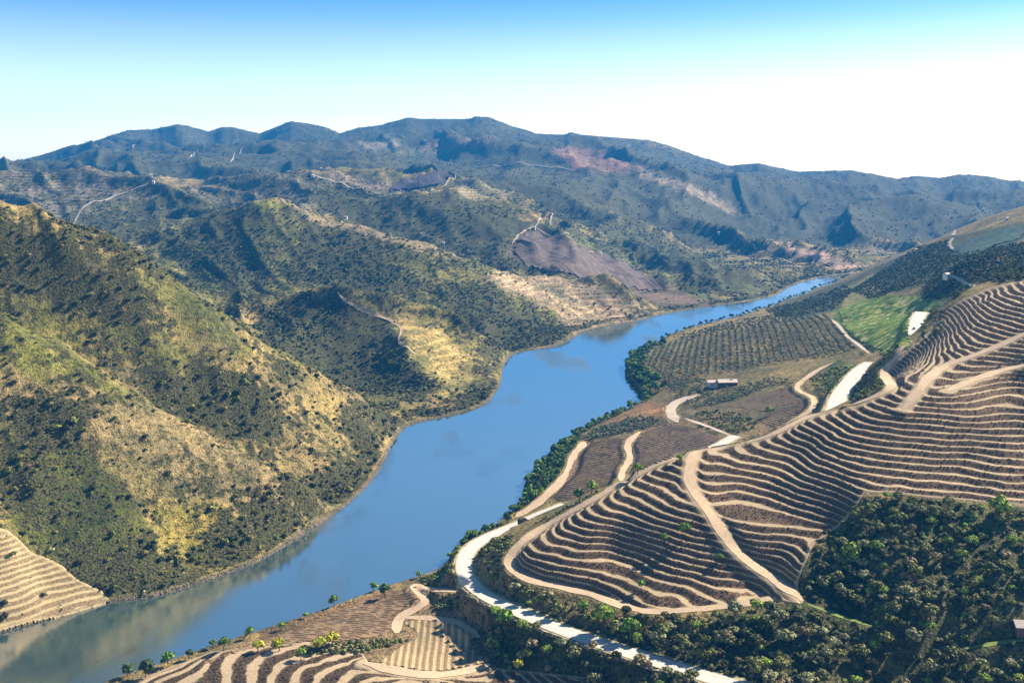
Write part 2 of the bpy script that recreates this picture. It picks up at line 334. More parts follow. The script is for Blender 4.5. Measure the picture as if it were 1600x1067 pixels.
# ------------------------------------------------------------------ mesh from grids
def grid_mesh(name, X, Y, Zz, keep=None, attrs=None, material=None, smooth=True):
    nr, nc = X.shape
    idx = np.arange(nr * nc).reshape(nr, nc)
    quads = np.stack([idx[:-1, :-1], idx[:-1, 1:], idx[1:, 1:], idx[1:, :-1]], -1).reshape(-1, 4)
    if keep is not None: quads = quads[keep.reshape(-1)]
    used = np.unique(quads); remap = np.full(nr * nc, -1); remap[used] = np.arange(len(used)); quads = remap[quads]
    co = np.stack([X.ravel()[used], Y.ravel()[used], Zz.ravel()[used]], -1)
    me = bpy.data.meshes.new(name)
    me.vertices.add(len(co)); me.vertices.foreach_set('co', co.astype(np.float32).ravel())
    me.loops.add(quads.size); me.loops.foreach_set('vertex_index', quads.astype(np.int32).ravel())
    me.polygons.add(len(quads)); me.polygons.foreach_set('loop_start', np.arange(0, quads.size, 4, dtype=np.int32))
    me.update(calc_edges=True)
    if smooth: me.polygons.foreach_set('use_smooth', np.ones(len(quads), bool))
    for k, v in (attrs or {}).items():
        v = v.reshape(nr * nc, -1)[used]
        if v.shape[1] == 1:
            a = me.attributes.new(k, 'FLOAT', 'POINT'); a.data.foreach_set('value', v.astype(np.float32).ravel())
        else:
            a = me.attributes.new(k, 'FLOAT_COLOR', 'POINT'); a.data.foreach_set('color', np.c_[v, np.ones(len(v))].astype(np.float32).ravel())
    if material: me.materials.append(material)
    o = bpy.data.objects.new(name, me); COL.objects.link(o); return o
def structure(o, label=None):
    o['kind'] = 'structure'
    if label: o['label'] = label
    return o
# ------------------------------------------------------------------ roads and tracks (centrelines)
MAIN_ROADS = [   # (u, v, height above the river)
    ('road', 'white asphalt road curving round the foot of the terraced hill by the river',
     [(1260, 1105, 29), (1190, 1084, 28), (1120, 1062, 26.6), (1050, 1041, 25), (950, 1009, 23), (870, 981, 21.5), (800, 951, 20), (760, 931, 18.2), (736, 911, 16.6), (725, 888, 15.6), (731, 863, 15.5), (757, 842, 16), (800, 824, 17), (842, 806, 18.5), (884, 789, 20)], 3.9),
    ('road', 'short white stretch of road showing behind the edge of the terraces', [(1106, 708, 31), (1122, 697, 31.5), (1136, 689, 32), (1150, 681, 33)], 3.5),
    ('road', 'white road climbing beside the green verge behind the terraces', [(1300, 652, 57), (1305, 638, 57), (1311, 620, 57.5), (1325, 600, 58.5), (1343, 580, 60), (1362, 567, 61.5)], 5.2),
    ('road', 'white road on the slope below the dark wooded ridge', [(1436, 548, 74), (1432, 530, 75), (1430, 515, 76), (1433, 500, 77), (1440, 488, 78)], 5.0),
]
TRACKS = [  # label, line, half width
    ('sandy track along the left edge of the terraced vineyard', [(1200, 938), (1120, 950), (1037, 957), (1000, 956), (950, 940), (920, 928), (875, 920), (825, 907), (800, 893), (792, 876), (803, 856), (850, 823), (900, 796), (950, 767), (1000, 739), (1045, 718), (1085, 704), (1140, 695), (1190, 686), (1225, 671), (1262, 651), (1307, 641)], 2.1),
    ('broad sandy track cutting diagonally down across the terraces', [(1086, 706), (1080, 722), (1076, 740), (1083, 768), (1112, 807), (1137, 845), (1152, 868), (1200, 900), (1234, 924), (1256, 940)], 2.3),
    ('grassy green strip running down from the track junction into the wood', [(1262, 944), (1290, 955), (1325, 968), (1362, 980)], 1.3),
    ('grassy green path in the wood near the shed', [(1508, 1016), (1550, 1008), (1600, 1002), (1640, 1000)], 1.1),
    ('sandy track up the shoulder of the upper terraces', [(1412, 640), (1432, 617), (1450, 592), (1475, 573), (1512, 560), (1550, 546), (1575, 535), (1600, 523), (1640, 508)], 2.4),
    ('sandy track joining the terraces to the white road', [(1330, 634), (1360, 622), (1398, 607), (1380, 592), (1377, 580), (1400, 562), (1410, 546), (1421, 536)], 2.4),
    ('sandy track between the upper terraces', [(1480, 612), (1525, 593), (1562, 581), (1620, 568)], 2.4),
    ('winding farm track beside the dark ploughed field', [(1222, 668), (1240, 658), (1270, 638), (1270, 621), (1250, 613), (1245, 603), (1262, 590), (1277, 579), (1302, 567)], 2.0),
    ('sandy track dividing the two brown fields by the river', [(1000, 675), (982, 690), (980, 700), (985, 717), (973, 735), (970, 752)], 2.2),
    ('sandy track along the river edge of the brown field', [(912, 690), (908, 700), (895, 712), (890, 737), (862, 767), (837, 789), (806, 808)], 3.0),
    ('pale farm track by the long farmhouse', [(1058, 660), (1047, 643), (1058, 628), (1092, 618)], 4.0),
    ('pale farm track below the brown field', [(1070, 654), (1110, 668), (1142, 681)], 2.0),
    ('sandy track winding down from the white road bend to the river field', [(712, 925), (690, 922), (662, 921), (648, 913), (652, 926), (668, 936), (666, 946), (637, 957), (621, 968), (620, 990)], 2.3),
    ('sandy track along the top of the striped field', [(621, 966), (662, 965), (712, 972), (735, 985), (750, 998)], 2.2),
    ('sandy track along the bottom of the striped field', [(570, 1036), (612, 1047), (662, 1056), (712, 1053), (772, 1037)], 2.6),
    ('narrow pale track along the edge of the green vineyard', [(1299, 500), (1312, 511), (1322, 525), (1337, 536), (1358, 553)], 1.6),
    ('pale track leading from the small white building', [(1478, 433), (1500, 437), (1540, 446)], 1.5),
    ('pale track on the ridge above the river bend', [(1492, 360), (1489, 372), (1482, 384), (1490, 390)], 2.4),
    ('pale track on the lower ridge above the river bend', [(1440, 390), (1410, 399), (1385, 410), (1362, 420)], 2.2),
    ('pale track following a far spur crest', [(80, 353), (130, 325), (190, 303), (232, 290)], 1.8),
    ('pale track around the dark hilltop vineyard', [(488, 276), (520, 284), (560, 297), (610, 306), (650, 300), (700, 284), (712, 275)], 2.0),
    ('pale track above the purple vineyard slope', [(800, 385), (812, 366), (836, 355), (850, 346), (872, 338)], 1.6),
    ('pale track running down beside the purple vineyard slope', [(838, 357), (870, 372), (920, 388), (980, 420)], 1.5),
    ('pale diagonal track on the leftmost far hill', [(200, 238), (212, 226), (224, 217)], 1.9), ('pale diagonal track in the middle of the left far hills', [(294, 250), (306, 238), (322, 225)], 1.9),
    ('pale track left of the pointed far peak', [(360, 256), (366, 244), (380, 231)], 1.9), ('pale track under the red far field', [(740, 262), (800, 258), (860, 262), (900, 268)], 1.8),
    ('pale track down a hazy spur near the river bend', [(1150, 372), (1180, 388), (1220, 404), (1250, 418)], 1.5),
    ('sandy track along the crest of the sandy spur', [(528, 460), (545, 478), (590, 495), (622, 508), (628, 520), (622, 535), (650, 556)], 1.3),
]
def centre(line, n=10):
    pts = np.array([hit(u, v) for u, v in smoothline(line, n)])
    keep = [0]
    for i in range(1, len(pts)):
        if np.linalg.norm(pts[i, :2] - pts[keep[-1], :2]) > 1.5: keep.append(i)
    pts = pts[keep]
    for _ in range(14): pts[1:-1] = 0.25 * pts[:-2] + 0.5 * pts[1:-1] + 0.25 * pts[2:]
    return pts
def known(line, n=10):
    return np.array([(u - 800) / FPX * (FPX * (HC - z) / (v - HZ)) * np.array([1, 0, 0]) + np.array([0, FPX * (HC - z) / (v - HZ), z]) for u, v, z in smoothline(line, n)])
road_lines = [(n, l, known(pl), hw) for n, l, pl, hw in MAIN_ROADS]
track_lines = [('dirt_track', l, centre(pl), hw) for l, pl, hw in TRACKS]
ROADS += [(c, hw) for _, _, c, hw in road_lines]
ROADS += [(c, hw) for _, _, c, hw in track_lines[:16]]

# ------------------------------------------------------------------ ground colours
SAND, STRAW, OLIVE, GREEN, BROWN, PALE = (.34, .25, .12), (.33, .25, .10), (.17, .155, .042), (.13, .19, .03), (.12, .08, .052), (.55, .43, .30)
PINK, PURPLE, GREY = (.30, .15, .12), (.15, .105, .10), (.19, .165, .13)
ZONES = [  # polygon in the photo, distance range, colour, feather px, scrub density (None keeps it)
    ([(0, 255), (200, 200), (460, 188), (760, 180), (1140, 255), (1600, 280), (1600, 420), (1000, 420), (700, 300), (0, 340)], (2300, 6000), (.15, .145, .075), 6, 0.6),
    ([(858, 230), (925, 229), (1010, 263), (985, 272), (890, 266)], (2300, 6000), (.40, .22, .16), 5, 0.2),
    ([(660, 222), (740, 217), (778, 216), (770, 226), (735, 236), (665, 238)], (2300, 6000), (.40, .25, .19), 5, 0.2),
    ([(555, 222), (625, 219), (620, 234), (575, 236)], (2300, 6000), (.42, .34, .24), 3, 0.15),
    ([(610, 236), (665, 234), (735, 240), (620, 243)], (2300, 6000), (.26, .24, .12), 2, 0.2),
    ([(1005, 268), (1040, 276), (1110, 300), (1150, 330), (1140, 334), (1080, 305), (1000, 276)], (2300, 6000), (.50, .38, .26), 4, 0.15),
    ([(1200, 372), (1260, 385), (1360, 418), (1330, 424), (1240, 400)], (1700, 6000), (.52, .36, .29), 5, 0.1),
    ([(1300, 372), (1330, 378), (1430, 390), (1420, 402), (1350, 392)], (1700, 6000), (.28, .22, .16), 4, 0.3),
    # hills behind the wooded hill
    ([(0, 262), (240, 262), (480, 268), (600, 300), (640, 330), (400, 330), (200, 370), (0, 340)], (1400, 2300), GREY, 8, 0.42),
    ([(240, 268), (300, 272), (360, 298), (330, 300), (250, 290)], (1600, 2300), (.34, .26, .13), 4, 0.05),
    ([(100, 345), (230, 290), (330, 298), (420, 320), (330, 330), (240, 370), (180, 380)], (1200, 1760), (.15, .145, .065), 10, 0.55),
    ([(480, 278), (600, 310), (720, 300), (820, 340), (860, 430), (740, 420), (600, 370), (520, 335)], (1400, 2000), (.10, .115, .05), 10, 0.75),
    ([(500, 262), (600, 278), (640, 286), (600, 304), (520, 286)], (1800, 2400), (.22, .17, .13), 4, 0.25),
    ([(600, 303), (625, 281), (665, 271), (713, 270), (700, 284), (650, 298)], (1500, 2300), (.055, .04, .055), 2, 0),
    ([(704, 282), (725, 270), (760, 280), (800, 300), (790, 312), (720, 310)], (1700, 2300), (.26, .22, .14), 4, 0.2),
    ([(838, 350), (872, 338), (1000, 395), (1110, 455), (1130, 475), (1060, 460), (960, 410)], (1300, 2000), (.17, .18, .06), 6, 0.45),
    ([(790, 400), (812, 366), (840, 358), (930, 392), (1010, 425), (1060, 450), (1120, 478), (1060, 486), (1000, 470), (900, 436)], (1380, 1900), (.15, .108, .085), 6, 0.1),
    ([(880, 308), (980, 345), (1100, 400), (1240, 440), (1150, 470), (1050, 425), (900, 350), (830, 320)], (1500, 2700), (.14, .145, .06), 10, 0.5),
    # wooded hill
    ([(200, 400), (330, 318), (430, 296), (560, 345), (700, 385), (860, 470), (900, 530), (800, 545), (620, 470), (500, 450), (380, 480), (260, 450)], (880, 1600), (.19, .175, .05), 12, 0.42),
    ([(385, 305), (430, 297), (455, 305), (470, 318), (400, 330)], (1300, 1600), (.27, .25, .06), 5, 0.1),
    ([(430, 300), (560, 345), (700, 385), (690, 400), (560, 370), (460, 340)], (1200, 1600), (.32, .24, .15), 5, 0.25),
    ([(690, 378), (800, 425), (900, 436), (960, 458), (1020, 482), (1040, 492), (960, 505), (900, 520), (850, 480), (790, 455), (700, 400)], (1050, 1450), (.42, .31, .21), 6, 0.15),
    ([(700, 400), (760, 405), (780, 425), (740, 430)], (1000, 1450), (.20, .20, .07), 5, 0.4),
    ([(330, 330), (400, 335), (420, 400), (380, 450), (300, 440), (260, 400)], (1000, 1500), (.08, .09, .035), 12, 0.9),
    ([(480, 350), (560, 365), (620, 420), (600, 470), (520, 440), (470, 400)], (1000, 1500), (.085, .095, .035), 12, 0.8),
    ([(700, 440), (800, 480), (870, 520), (800, 545), (700, 500)], (1000, 1400), (.085, .095, .035), 12, 0.8),
    # sandy spur
    ([(400, 480), (540, 458), (620, 510), (640, 560), (690, 590), (640, 650), (560, 620), (420, 540)], (860, 1100), (.09, .095, .035), 8, 0.8),
    ([(540, 455), (620, 465), (700, 495), (800, 550), (790, 610), (700, 650), (670, 590), (630, 540), (625, 515), (580, 490)], (830, 1110), (.32, .26, .09), 8, 0.28),
    ([(600, 490), (660, 500), (740, 560), (700, 590), (650, 550), (628, 520)], (860, 1110), (.42, .32, .13), 8, 0.08),
    # near left hill
    ([(0, 490), (60, 510), (130, 560), (210, 615), (150, 630), (60, 600), (0, 560)], (430, 585), (.21, .20, .045), 10, 0.25),
    ([(80, 590), (300, 650), (420, 730), (520, 790), (420, 850), (330, 800), (200, 720), (90, 650)], (430, 590), (.34, .25, .125), 14, 0.28),
    ([(240, 790), (340, 780), (400, 830), (480, 830), (380, 890), (250, 900)], (430, 590), (.27, .22, .055), 12, 0.3),
    ([(0, 660), (120, 680), (230, 800), (250, 930), (180, 940), (0, 820)], (420, 600), (.11, .115, .028), 12, 0.45),
    ([(20, 620), (150, 640), (120, 690), (30, 700)], (430, 590), (.05, .05, .03), 8, 0.95),
    ([(0, 350), (120, 385), (250, 455), (200, 520), (80, 480), (0, 440)], (585, 700), (.14, .12, .06), 12, 0.68),
    ([(120, 490), (210, 500), (330, 560), (300, 600), (180, 560)], (585, 700), (.18, .165, .05), 10, 0.3),
    ([(300, 570), (400, 600), (440, 680), (360, 690), (280, 640)], (560, 720), (.05, .055, .03), 10, 0.95),
    ([(440, 660), (540, 680), (620, 700), (580, 760), (500, 740), (430, 700)], (560, 760), (.35, .25, .11), 10, 0.25),
    ([(200, 412), (300, 470), (400, 545), (380, 560), (280, 490), (190, 430)], (600, 740), (.22, .20, .06), 6, 0.25),
    # right bank
    ([(1200, 482), (1330, 435), (1430, 388), (1330, 455), (1310, 488), (1240, 497)], (1050, 1900), (.075, .10, .045), 4, 0.5),
    ([(1310, 455), (1365, 425), (1370, 460), (1320, 480)], (900, 1500), (.30, .27, .10), 5, 0.2),
    ([(1365, 425), (1480, 372), (1600, 345), (1600, 372), (1480, 440), (1390, 458)], (820, 1500), (.10, .13, .07), 5, 0.6),
    ([(1480, 388), (1600, 350), (1600, 374), (1540, 395), (1480, 400)], (900, 1500), (.035, .07, .07), 3, 0),
    ([(1305, 485), (1370, 462), (1440, 470), (1480, 480), (1425, 500), (1425, 545), (1370, 548), (1330, 530), (1300, 500)], (700, 1150), (.12, .20, .025), 5, 0.1),
    ([(1380, 462), (1450, 440), (1520, 445), (1480, 480), (1430, 480)], (650, 900), (.11, .14, .03), 4, 0.5),
    ([(1000, 625), (1100, 615), (1220, 630), (1240, 680), (1130, 700), (900, 690), (860, 780), (800, 815)], (480, 900), (.20, .15, .08), 3, 0.2),
    ([(940, 662), (1000, 632), (1050, 628), (1040, 650), (980, 660)], (600, 900), (.34, .19, .09), 4, 0.05),
    ([(1300, 560), (1360, 570), (1310, 620), (1280, 600)], (500, 800), (.16, .19, .04), 4, 0.1),
    ([(725, 935), (1000, 990), (1200, 1000), (1400, 1000), (1600, 1067), (760, 1067), (740, 1000)], (280, 460), (.09, .10, .03), 6, 0.6),
    ([(1260, 880), (1340, 780), (1600, 790), (1600, 1067), (1200, 1067), (1100, 970), (1250, 940)], (280, 460), (.15, .14, .06), 6, 0.4),
    ([(190, 1067), (620, 918), (700, 890), (760, 930), (780, 1067)], (330, 520), (.26, .18, .10), 3, 0.03),
    ([(400, 985), (600, 925), (655, 930), (625, 965), (610, 990), (520, 1000), (420, 1010)], (330, 520), (.20, .125, .065), 3, 0),
]
TERRACED = [([(790, 400), (812, 366), (840, 358), (930, 392), (1010, 425), (1120, 478), (1060, 486), (1000, 470), (900, 436)], 1380, 1900), ([(690, 378), (800, 425), (900, 436), (1020, 482), (1040, 492), (960, 505), (850, 480), (790, 455)], 1050, 1450),
            ([(0, 262), (240, 272), (210, 300), (80, 345), (0, 345)], 1400, 2300), ([(700, 278), (760, 285), (800, 310), (720, 312)], 1700, 2300), ([(858, 230), (925, 229), (1010, 263), (985, 272), (890, 266)], 2300, 6000),
            ([(240, 268), (340, 275), (360, 298), (250, 290)], 1600, 2300), ([(600, 490), (660, 500), (740, 560), (700, 600), (650, 550), (628, 520)], 860, 1110), ([(1200, 372), (1260, 385), (1360, 418), (1330, 424), (1240, 400)], 1700, 6000)]
def ground_attrs(p, q, z):
    y = np.exp(q); u, v = uv_of(p, y, z); x = p * y
    L = left_of_river(p, q, y); rd = lookup(RDIST, p, q)
    shp = p.shape
    n1 = fbm(x / 55, y / 55, 4, 31); n2 = fbm(x / 22, y / 22, 4, 41)
    col = np.empty(shp + (3,)); 
    for k in range(3):
        a = np.interp(n1, [0.3, 0.45, 0.6, 0.75], [OLIVE[k], STRAW[k], STRAW[k] * 0.7 + SAND[k] * 0.3, SAND[k] * .8])
        b = np.interp(n1, [0.35, 0.6], [SAND[k] * .7, STRAW[k] * .8])
        col[..., k] = np.where(L, a, b)
    den = np.where(L, np.clip(0.40 + (n2 - 0.5) * 1.6, 0, 1), 0.1)
    wu = u + (fbm(x / 18, y / 18, 3, 51) - .5) * 22 * np.where(L, 1, .15) ; wv = v + (fbm(x / 18, y / 18, 3, 61) - .5) * 14 * np.where(L, 1, .15)
    for poly, (d0, d1), c, fe, sc in ZONES:
        P_ = np.array(poly)
        m = (y > d0) & (y < d1) & (u > P_[:, 0].min() - fe) & (u < P_[:, 0].max() + fe) & (v > P_[:, 1].min() - fe) & (v < P_[:, 1].max() + fe)
        if P_[:, 0].max() >= 1590: m |= (y > d0) & (y < d1) & (u >= 1590) & (v > P_[:, 1].min() - fe) & (v < P_[:, 1].max() + fe)
        if not m.any(): continue
        w = sstep(-fe, fe, seg_dist(np.clip(wu[m], -1e9, 1600), wv[m], poly, True)) if P_[:, 0].max() >= 1590 else sstep(-fe, fe, seg_dist(wu[m], wv[m], poly, True))
        if P_[:, 0].min() <= 10: pass
        col[m] = col[m] * (1 - w[:, None]) + np.array(c) * w[:, None]
        if sc is not None: den[m] = den[m] * (1 - w) + w * (sc + (n2[m] - .5) * 0.9 * (1 if sc > .15 else .2))
    # left bank ground colours are scaled darker with distance
    dark = np.where(L, np.interp(y, [800, 1000, 2200, 2500], [1, 1, .95, .66]), 1.0); col = col * dark[..., None]
    ter = np.zeros(shp)
    for poly, d0, d1 in TERRACED:
        m = (y > d0) & (y < d1)
        if m.any(): ter[m] = np.maximum(ter[m], sstep(-4, 10, seg_dist(wu[m], wv[m], poly, True)))
    ter = np.maximum(ter, L * (y > 1150) * sstep(.50, .62, fbm(x / 260, y / 260, 2, 97)) * .45)
    # the shore is a strip of bare pale rock with bushes above it
    sh = sstep(3.0, 0.8, -rd) * (rd < 2)
    rock = np.array((.15, .12, .09))
    col = col * (1 - sh[..., None]) + rock * sh[..., None]
    bank = sstep(2, 6, -rd) * sstep(34, 14, -rd) * L
    den = np.clip(np.where(sh > .5, 0.1, den + bank * 0.5), 0, 1)
    return col, den, ter

# ------------------------------------------------------------------ terraced slopes (finer sheets laid in the ground)
VINE_POLY = [(800, 893), (792, 876), (803, 856), (850, 823), (900, 796), (950, 767), (1000, 739), (1045, 718), (1085, 704), (1140, 695), (1190, 686), (1225, 671), (1262, 651),
             (1307, 641), (1345, 632), (1370, 620), (1392, 606), (1377, 585), (1402, 562), (1425, 540), (1450, 520), (1470, 485), (1500, 470), (1540, 452), (1600, 436), (1700, 410),
             (1900, 400), (1900, 800), (1600, 790), (1500, 780), (1440, 775), (1387, 768), (1350, 770), (1335, 795), (1310, 822), (1272, 848), (1255, 885), (1245, 912), (1256, 941), (1200, 938),
             (1120, 950), (1037, 957), (1000, 957), (950, 942), (920, 931), (875, 922), (825, 909)]
BANK_POLY = [(-120, 800), (-20, 818), (12, 828), (34, 846), (48, 862), (75, 872), (98, 884), (118, 903), (142, 915), (158, 922), (172, 937), (150, 955), (60, 968), (0, 984), (-120, 1010)]
FORE_POLY = [(180, 1075), (330, 1018), (420, 1008), (500, 1000), (560, 1010), (580, 1040), (660, 1057), (770, 1042), (900, 1055), (960, 1066), (1000, 1100), (160, 1100)]
TERR = [('vine', VINE_POLY, 640, 1.75, 6, (-0.02, 0.66, 5.70, 6.62, .0013, .0018)),
        ('bank', BANK_POLY, 520, 1.9, 6, (-0.60, -0.36, 5.98, 6.32, .0020, .0018)),
        ('fore', FORE_POLY, 430, 0.95, 5, (-0.45, 0.16, 5.70, 6.08, .0018, .0014))]
def terr_sd(p, y, z, poly, dmax):
    u, v = uv_of(p, y, z)
    return np.where(y < dmax, seg_dist(u, v, poly, True), -99.0)
def stair(f, tread=0.50):
    g = np.where(f < tread, 0.06 * f / tread, 0.06 + 0.94 * sstep(tread, 1, f) ** 0.8)
    return g
def terr_height(key, p, q, zb):
    """terraced height and the running terrace number; the step edges wander a little"""
    y = np.exp(q); x = p * y
    k, poly, dmax, dz, fe, _ = [t for t in TERR if t[0] == key][0]
    sd = terr_sd(p, y, zb, poly, dmax)
    zc = zb + (fbm(x / 30, y / 30, 3, 71) - .5) * dz * 0.9 + (fbm(x / 7, y / 7, 2, 77) - .5) * dz * 0.28
    n = zc / dz; f = n - np.floor(n)
    m = sstep(0, fe, sd)
    for C, hw in ROADS:
        mm = (x > C[:, 0].min() - 12) & (x < C[:, 0].max() + 12) & (y > C[:, 1].min() - 12) & (y < C[:, 1].max() + 12) & (m > 0)
        if mm.any(): m[mm] = np.minimum(m[mm], sstep(hw, hw + 2.5, seg_dist(x[mm], y[mm], C[:, :2])))
    return zb + m * (dz * (np.floor(n) + stair(f)) - zc) + 0.05, n, sd, m

# ------------------------------------------------------------------ the ground, hill by hill
def make_terrain():
    ps = np.arange(-0.665, 0.665, 0.0015)
    qs = np.r_[np.arange(math.log(90), math.log(300), 0.03), np.arange(math.log(300), math.log(2100), 0.004), np.arange(math.log(2100), math.log(4800), 0.0075), np.arange(math.log(4800), math.log(5600), 0.03)]
    Pm, Qm = np.meshgrid(ps, qs); Ym = np.exp(Qm)
    Zm = height(Pm, Qm)
    drop = np.zeros(Pm.shape); inside = np.zeros(Pm.shape, bool)
    for key, poly, dmax, dz, fe, ext in TERR:
        m = (Ym < dmax)
        if key == 'bank': m &= (Ym > 400) & (Pm < -.3)
        if key == 'fore': m &= (Ym < 430) & (Pm < .2)
        if key == 'vine': m &= (Pm > -.03)
        sd = np.full(Pm.shape, -99.0); sd[m] = terr_sd(Pm[m], Ym[m], Zm[m], poly, dmax)
        drop = np.maximum(drop, 2.0 * sstep(0, 3, sd)); inside |= (sd > 5) & (Ym > 296)
    col, den, ter = ground_attrs(Pm, Qm, Zm)
    X = Pm * Ym; Zd = Zm - drop
    uc = (Pm * FPX + 800)[:-1, :-1]; yc = Ym[:-1, :-1]
    Lc = left_of_river(Pm, Qm, Ym)[:-1, :-1]; rdc = lookup(RDIST, Pm, Qm)[:-1, :-1]
    hole = inside[:-1, :-1] & inside[1:, 1:] & inside[1:, :-1] & inside[:-1, 1:]
    b_ab = np.interp(uc, [-200, 0, 300, 570, 700], [770, 775, 822, 815, 700]); b_bc = np.interp(uc, [300, 400, 600, 700, 800, 830], [870, 1110, 1115, 1095, 1060, 1000])
    b_cd = np.interp(uc, [-200, 0, 180, 300, 430, 600, 700, 830, 930, 1040, 1060], [1500, 1500, 1520, 1600, 1640, 1570, 1540, 1500, 1470, 1390, 1200])
    b_de = np.interp(uc, [-200, 0, 250, 480, 600, 700, 850, 950, 1050, 1150], [2250, 2250, 2250, 2300, 2300, 2400, 2050, 1950, 1800, 1400])
    b_ef = np.interp(uc, [-200, 700, 900, 1000, 1120, 1480, 1900], [2250, 2400, 2900, 2700, 2550, 2250, 2300])
    cls = np.zeros(uc.shape, int)
    cls[Lc] = 1
    cls[Lc & (yc > b_ab)] = 2; cls[Lc & (yc > np.maximum(b_ab, b_bc))] = 3; cls[Lc & (yc > b_cd)] = 4; cls[Lc & (yc > b_de)] = 5; cls[Lc & (yc > b_ef)] = 6
    cls[~Lc & (yc > 850) & (uc > 1200)] = 7
    cls[~Lc & (yc < 300)] = 8
    names = {0: ('river_bank', 'right river bank with worked fields below the terraces'), 1: ('hillside', 'near left hillside of straw grass dotted with dark bushes'),
             2: ('sandy_spur', 'sandy spur jutting into the river behind the near hillside'), 3: ('wooded_hill', 'dark wooded hill left of the river'),
             4: ('vineyard_hills', 'bluish hills with vineyard plots behind the wooded hill'), 5: ('valley_slope', 'hazy slope running down to the far river bend'),
             6: ('mountain_range', 'blue hazy mountain range along the skyline'), 7: ('upstream_hill', 'blue green hill above the river bend on the right'), 8: ('viewpoint_slope', 'slope falling away below the viewpoint')}
    for k, (nm, lb) in names.items():
        keep = (cls == k) & ~hole
        if keep.any(): structure(grid_mesh(nm, X, Ym, Zd, keep, {'Col': col, 'Scrub': den, 'Terrace': ter}, GROUND), lb)
make_terrain()

def make_terrace_mat(name, tread_c, riser_c, tread_w):
    m = mat(name); t = NT(m); P_ = t.pos()
    n = t.attr('Step', True); f = t.math('FRACT', n)
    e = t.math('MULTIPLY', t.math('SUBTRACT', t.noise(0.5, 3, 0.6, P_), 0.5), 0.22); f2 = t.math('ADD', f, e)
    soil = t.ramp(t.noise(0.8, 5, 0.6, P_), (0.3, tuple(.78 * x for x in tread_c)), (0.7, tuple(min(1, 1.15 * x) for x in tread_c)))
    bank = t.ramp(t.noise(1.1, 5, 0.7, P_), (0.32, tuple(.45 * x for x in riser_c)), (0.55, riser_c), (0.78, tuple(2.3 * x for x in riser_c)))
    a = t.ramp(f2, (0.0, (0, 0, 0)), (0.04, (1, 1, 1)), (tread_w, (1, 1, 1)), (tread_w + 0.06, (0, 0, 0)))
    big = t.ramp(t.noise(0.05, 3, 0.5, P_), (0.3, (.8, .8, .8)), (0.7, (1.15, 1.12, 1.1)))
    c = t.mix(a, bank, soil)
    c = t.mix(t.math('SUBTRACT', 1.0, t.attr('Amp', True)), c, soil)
    t.base(t.mix(1.0, c, big, 'MULTIPLY')); t.bump(t.noise(1.6, 4, 0.6, P_), 0.5, 0.5)
    return m
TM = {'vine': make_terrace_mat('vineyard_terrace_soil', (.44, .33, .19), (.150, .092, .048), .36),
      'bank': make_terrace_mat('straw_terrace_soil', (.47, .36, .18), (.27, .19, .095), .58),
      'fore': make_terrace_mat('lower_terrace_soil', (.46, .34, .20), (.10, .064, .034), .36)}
TN = {'vine': ('terraced_hillside', 'hillside of narrow curving vineyard terraces right of the river'),
      'bank': ('straw_terraces', 'straw coloured terraces at the water edge on the left'),
      'fore': ('lower_terraces', 'dark banked terraces at the bottom of the picture')}
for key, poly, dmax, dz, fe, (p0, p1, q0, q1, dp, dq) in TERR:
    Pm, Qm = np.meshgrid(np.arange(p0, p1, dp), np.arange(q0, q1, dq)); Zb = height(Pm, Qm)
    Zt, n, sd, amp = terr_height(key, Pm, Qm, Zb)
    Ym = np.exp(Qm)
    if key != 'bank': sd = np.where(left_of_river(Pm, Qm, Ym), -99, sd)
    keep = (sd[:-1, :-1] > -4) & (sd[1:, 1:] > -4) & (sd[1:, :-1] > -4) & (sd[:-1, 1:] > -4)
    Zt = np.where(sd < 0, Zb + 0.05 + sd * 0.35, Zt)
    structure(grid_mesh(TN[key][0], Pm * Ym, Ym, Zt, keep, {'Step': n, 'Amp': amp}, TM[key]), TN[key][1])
def ground_z(x, y):
    x = np.atleast_1d(np.asarray(x, float)); y = np.atleast_1d(np.asarray(y, float)); p, q = x / y, np.log(y)
    z = height(p, q)
    for key, poly, dmax, dz, fe, _ in TERR:
        sd = terr_sd(p, y, z, poly, dmax); m = sd > 0
        if m.any(): z[m] = terr_height(key, p[m], q[m], z[m])[0]
    return z

# ------------------------------------------------------------------ water
def make_water():
    m = mat('river_water', (.050, .088, .085), 0.04, 0.5); t = NT(m); b = t.n['Principled BSDF']
    b.inputs['IOR'].default_value = 6.5
    mp = t.n.new('ShaderNodeMapping'); mp.inputs['Scale'].default_value = (1, 0.35, 1); t.l.new(t.pos(), mp.inputs[0])
    calm = t.ramp(t.noise(0.016, 4, 0.55, mp.outputs[0]), (0.54, (0, 0, 0)), (0.64, (1, 1, 1)))
    n = t.noise(0.9, 3, 0.6, t.pos())
    t.bump(t.math('MULTIPLY', n, t.math('ADD', t.math('MULTIPLY', calm, 0.9), 0.1)), 0.5, 0.5)
    t.l.new(t.ramp(calm, (0, (.04, .04, .04)), (1, (.20, .20, .20))), b.inputs['Roughness'])
    R = np.array(RIVER); bm = bmesh.new()
    x0, x1, y0, y1 = -900, 2600, 150, 2400
    vs = [bm.verts.new(c) for c in ((x0, y0, 0), (x1, y0, 0), (x1, y1, 0), (x0, y1, 0))]; bm.faces.new(vs)
    me = bpy.data.meshes.new('river_water'); bm.to_mesh(me); bm.free(); me.materials.append(m)
    o = bpy.data.objects.new('river_water', me); COL.objects.link(o); structure(o, 'calm blue river winding through the valley')
make_water()

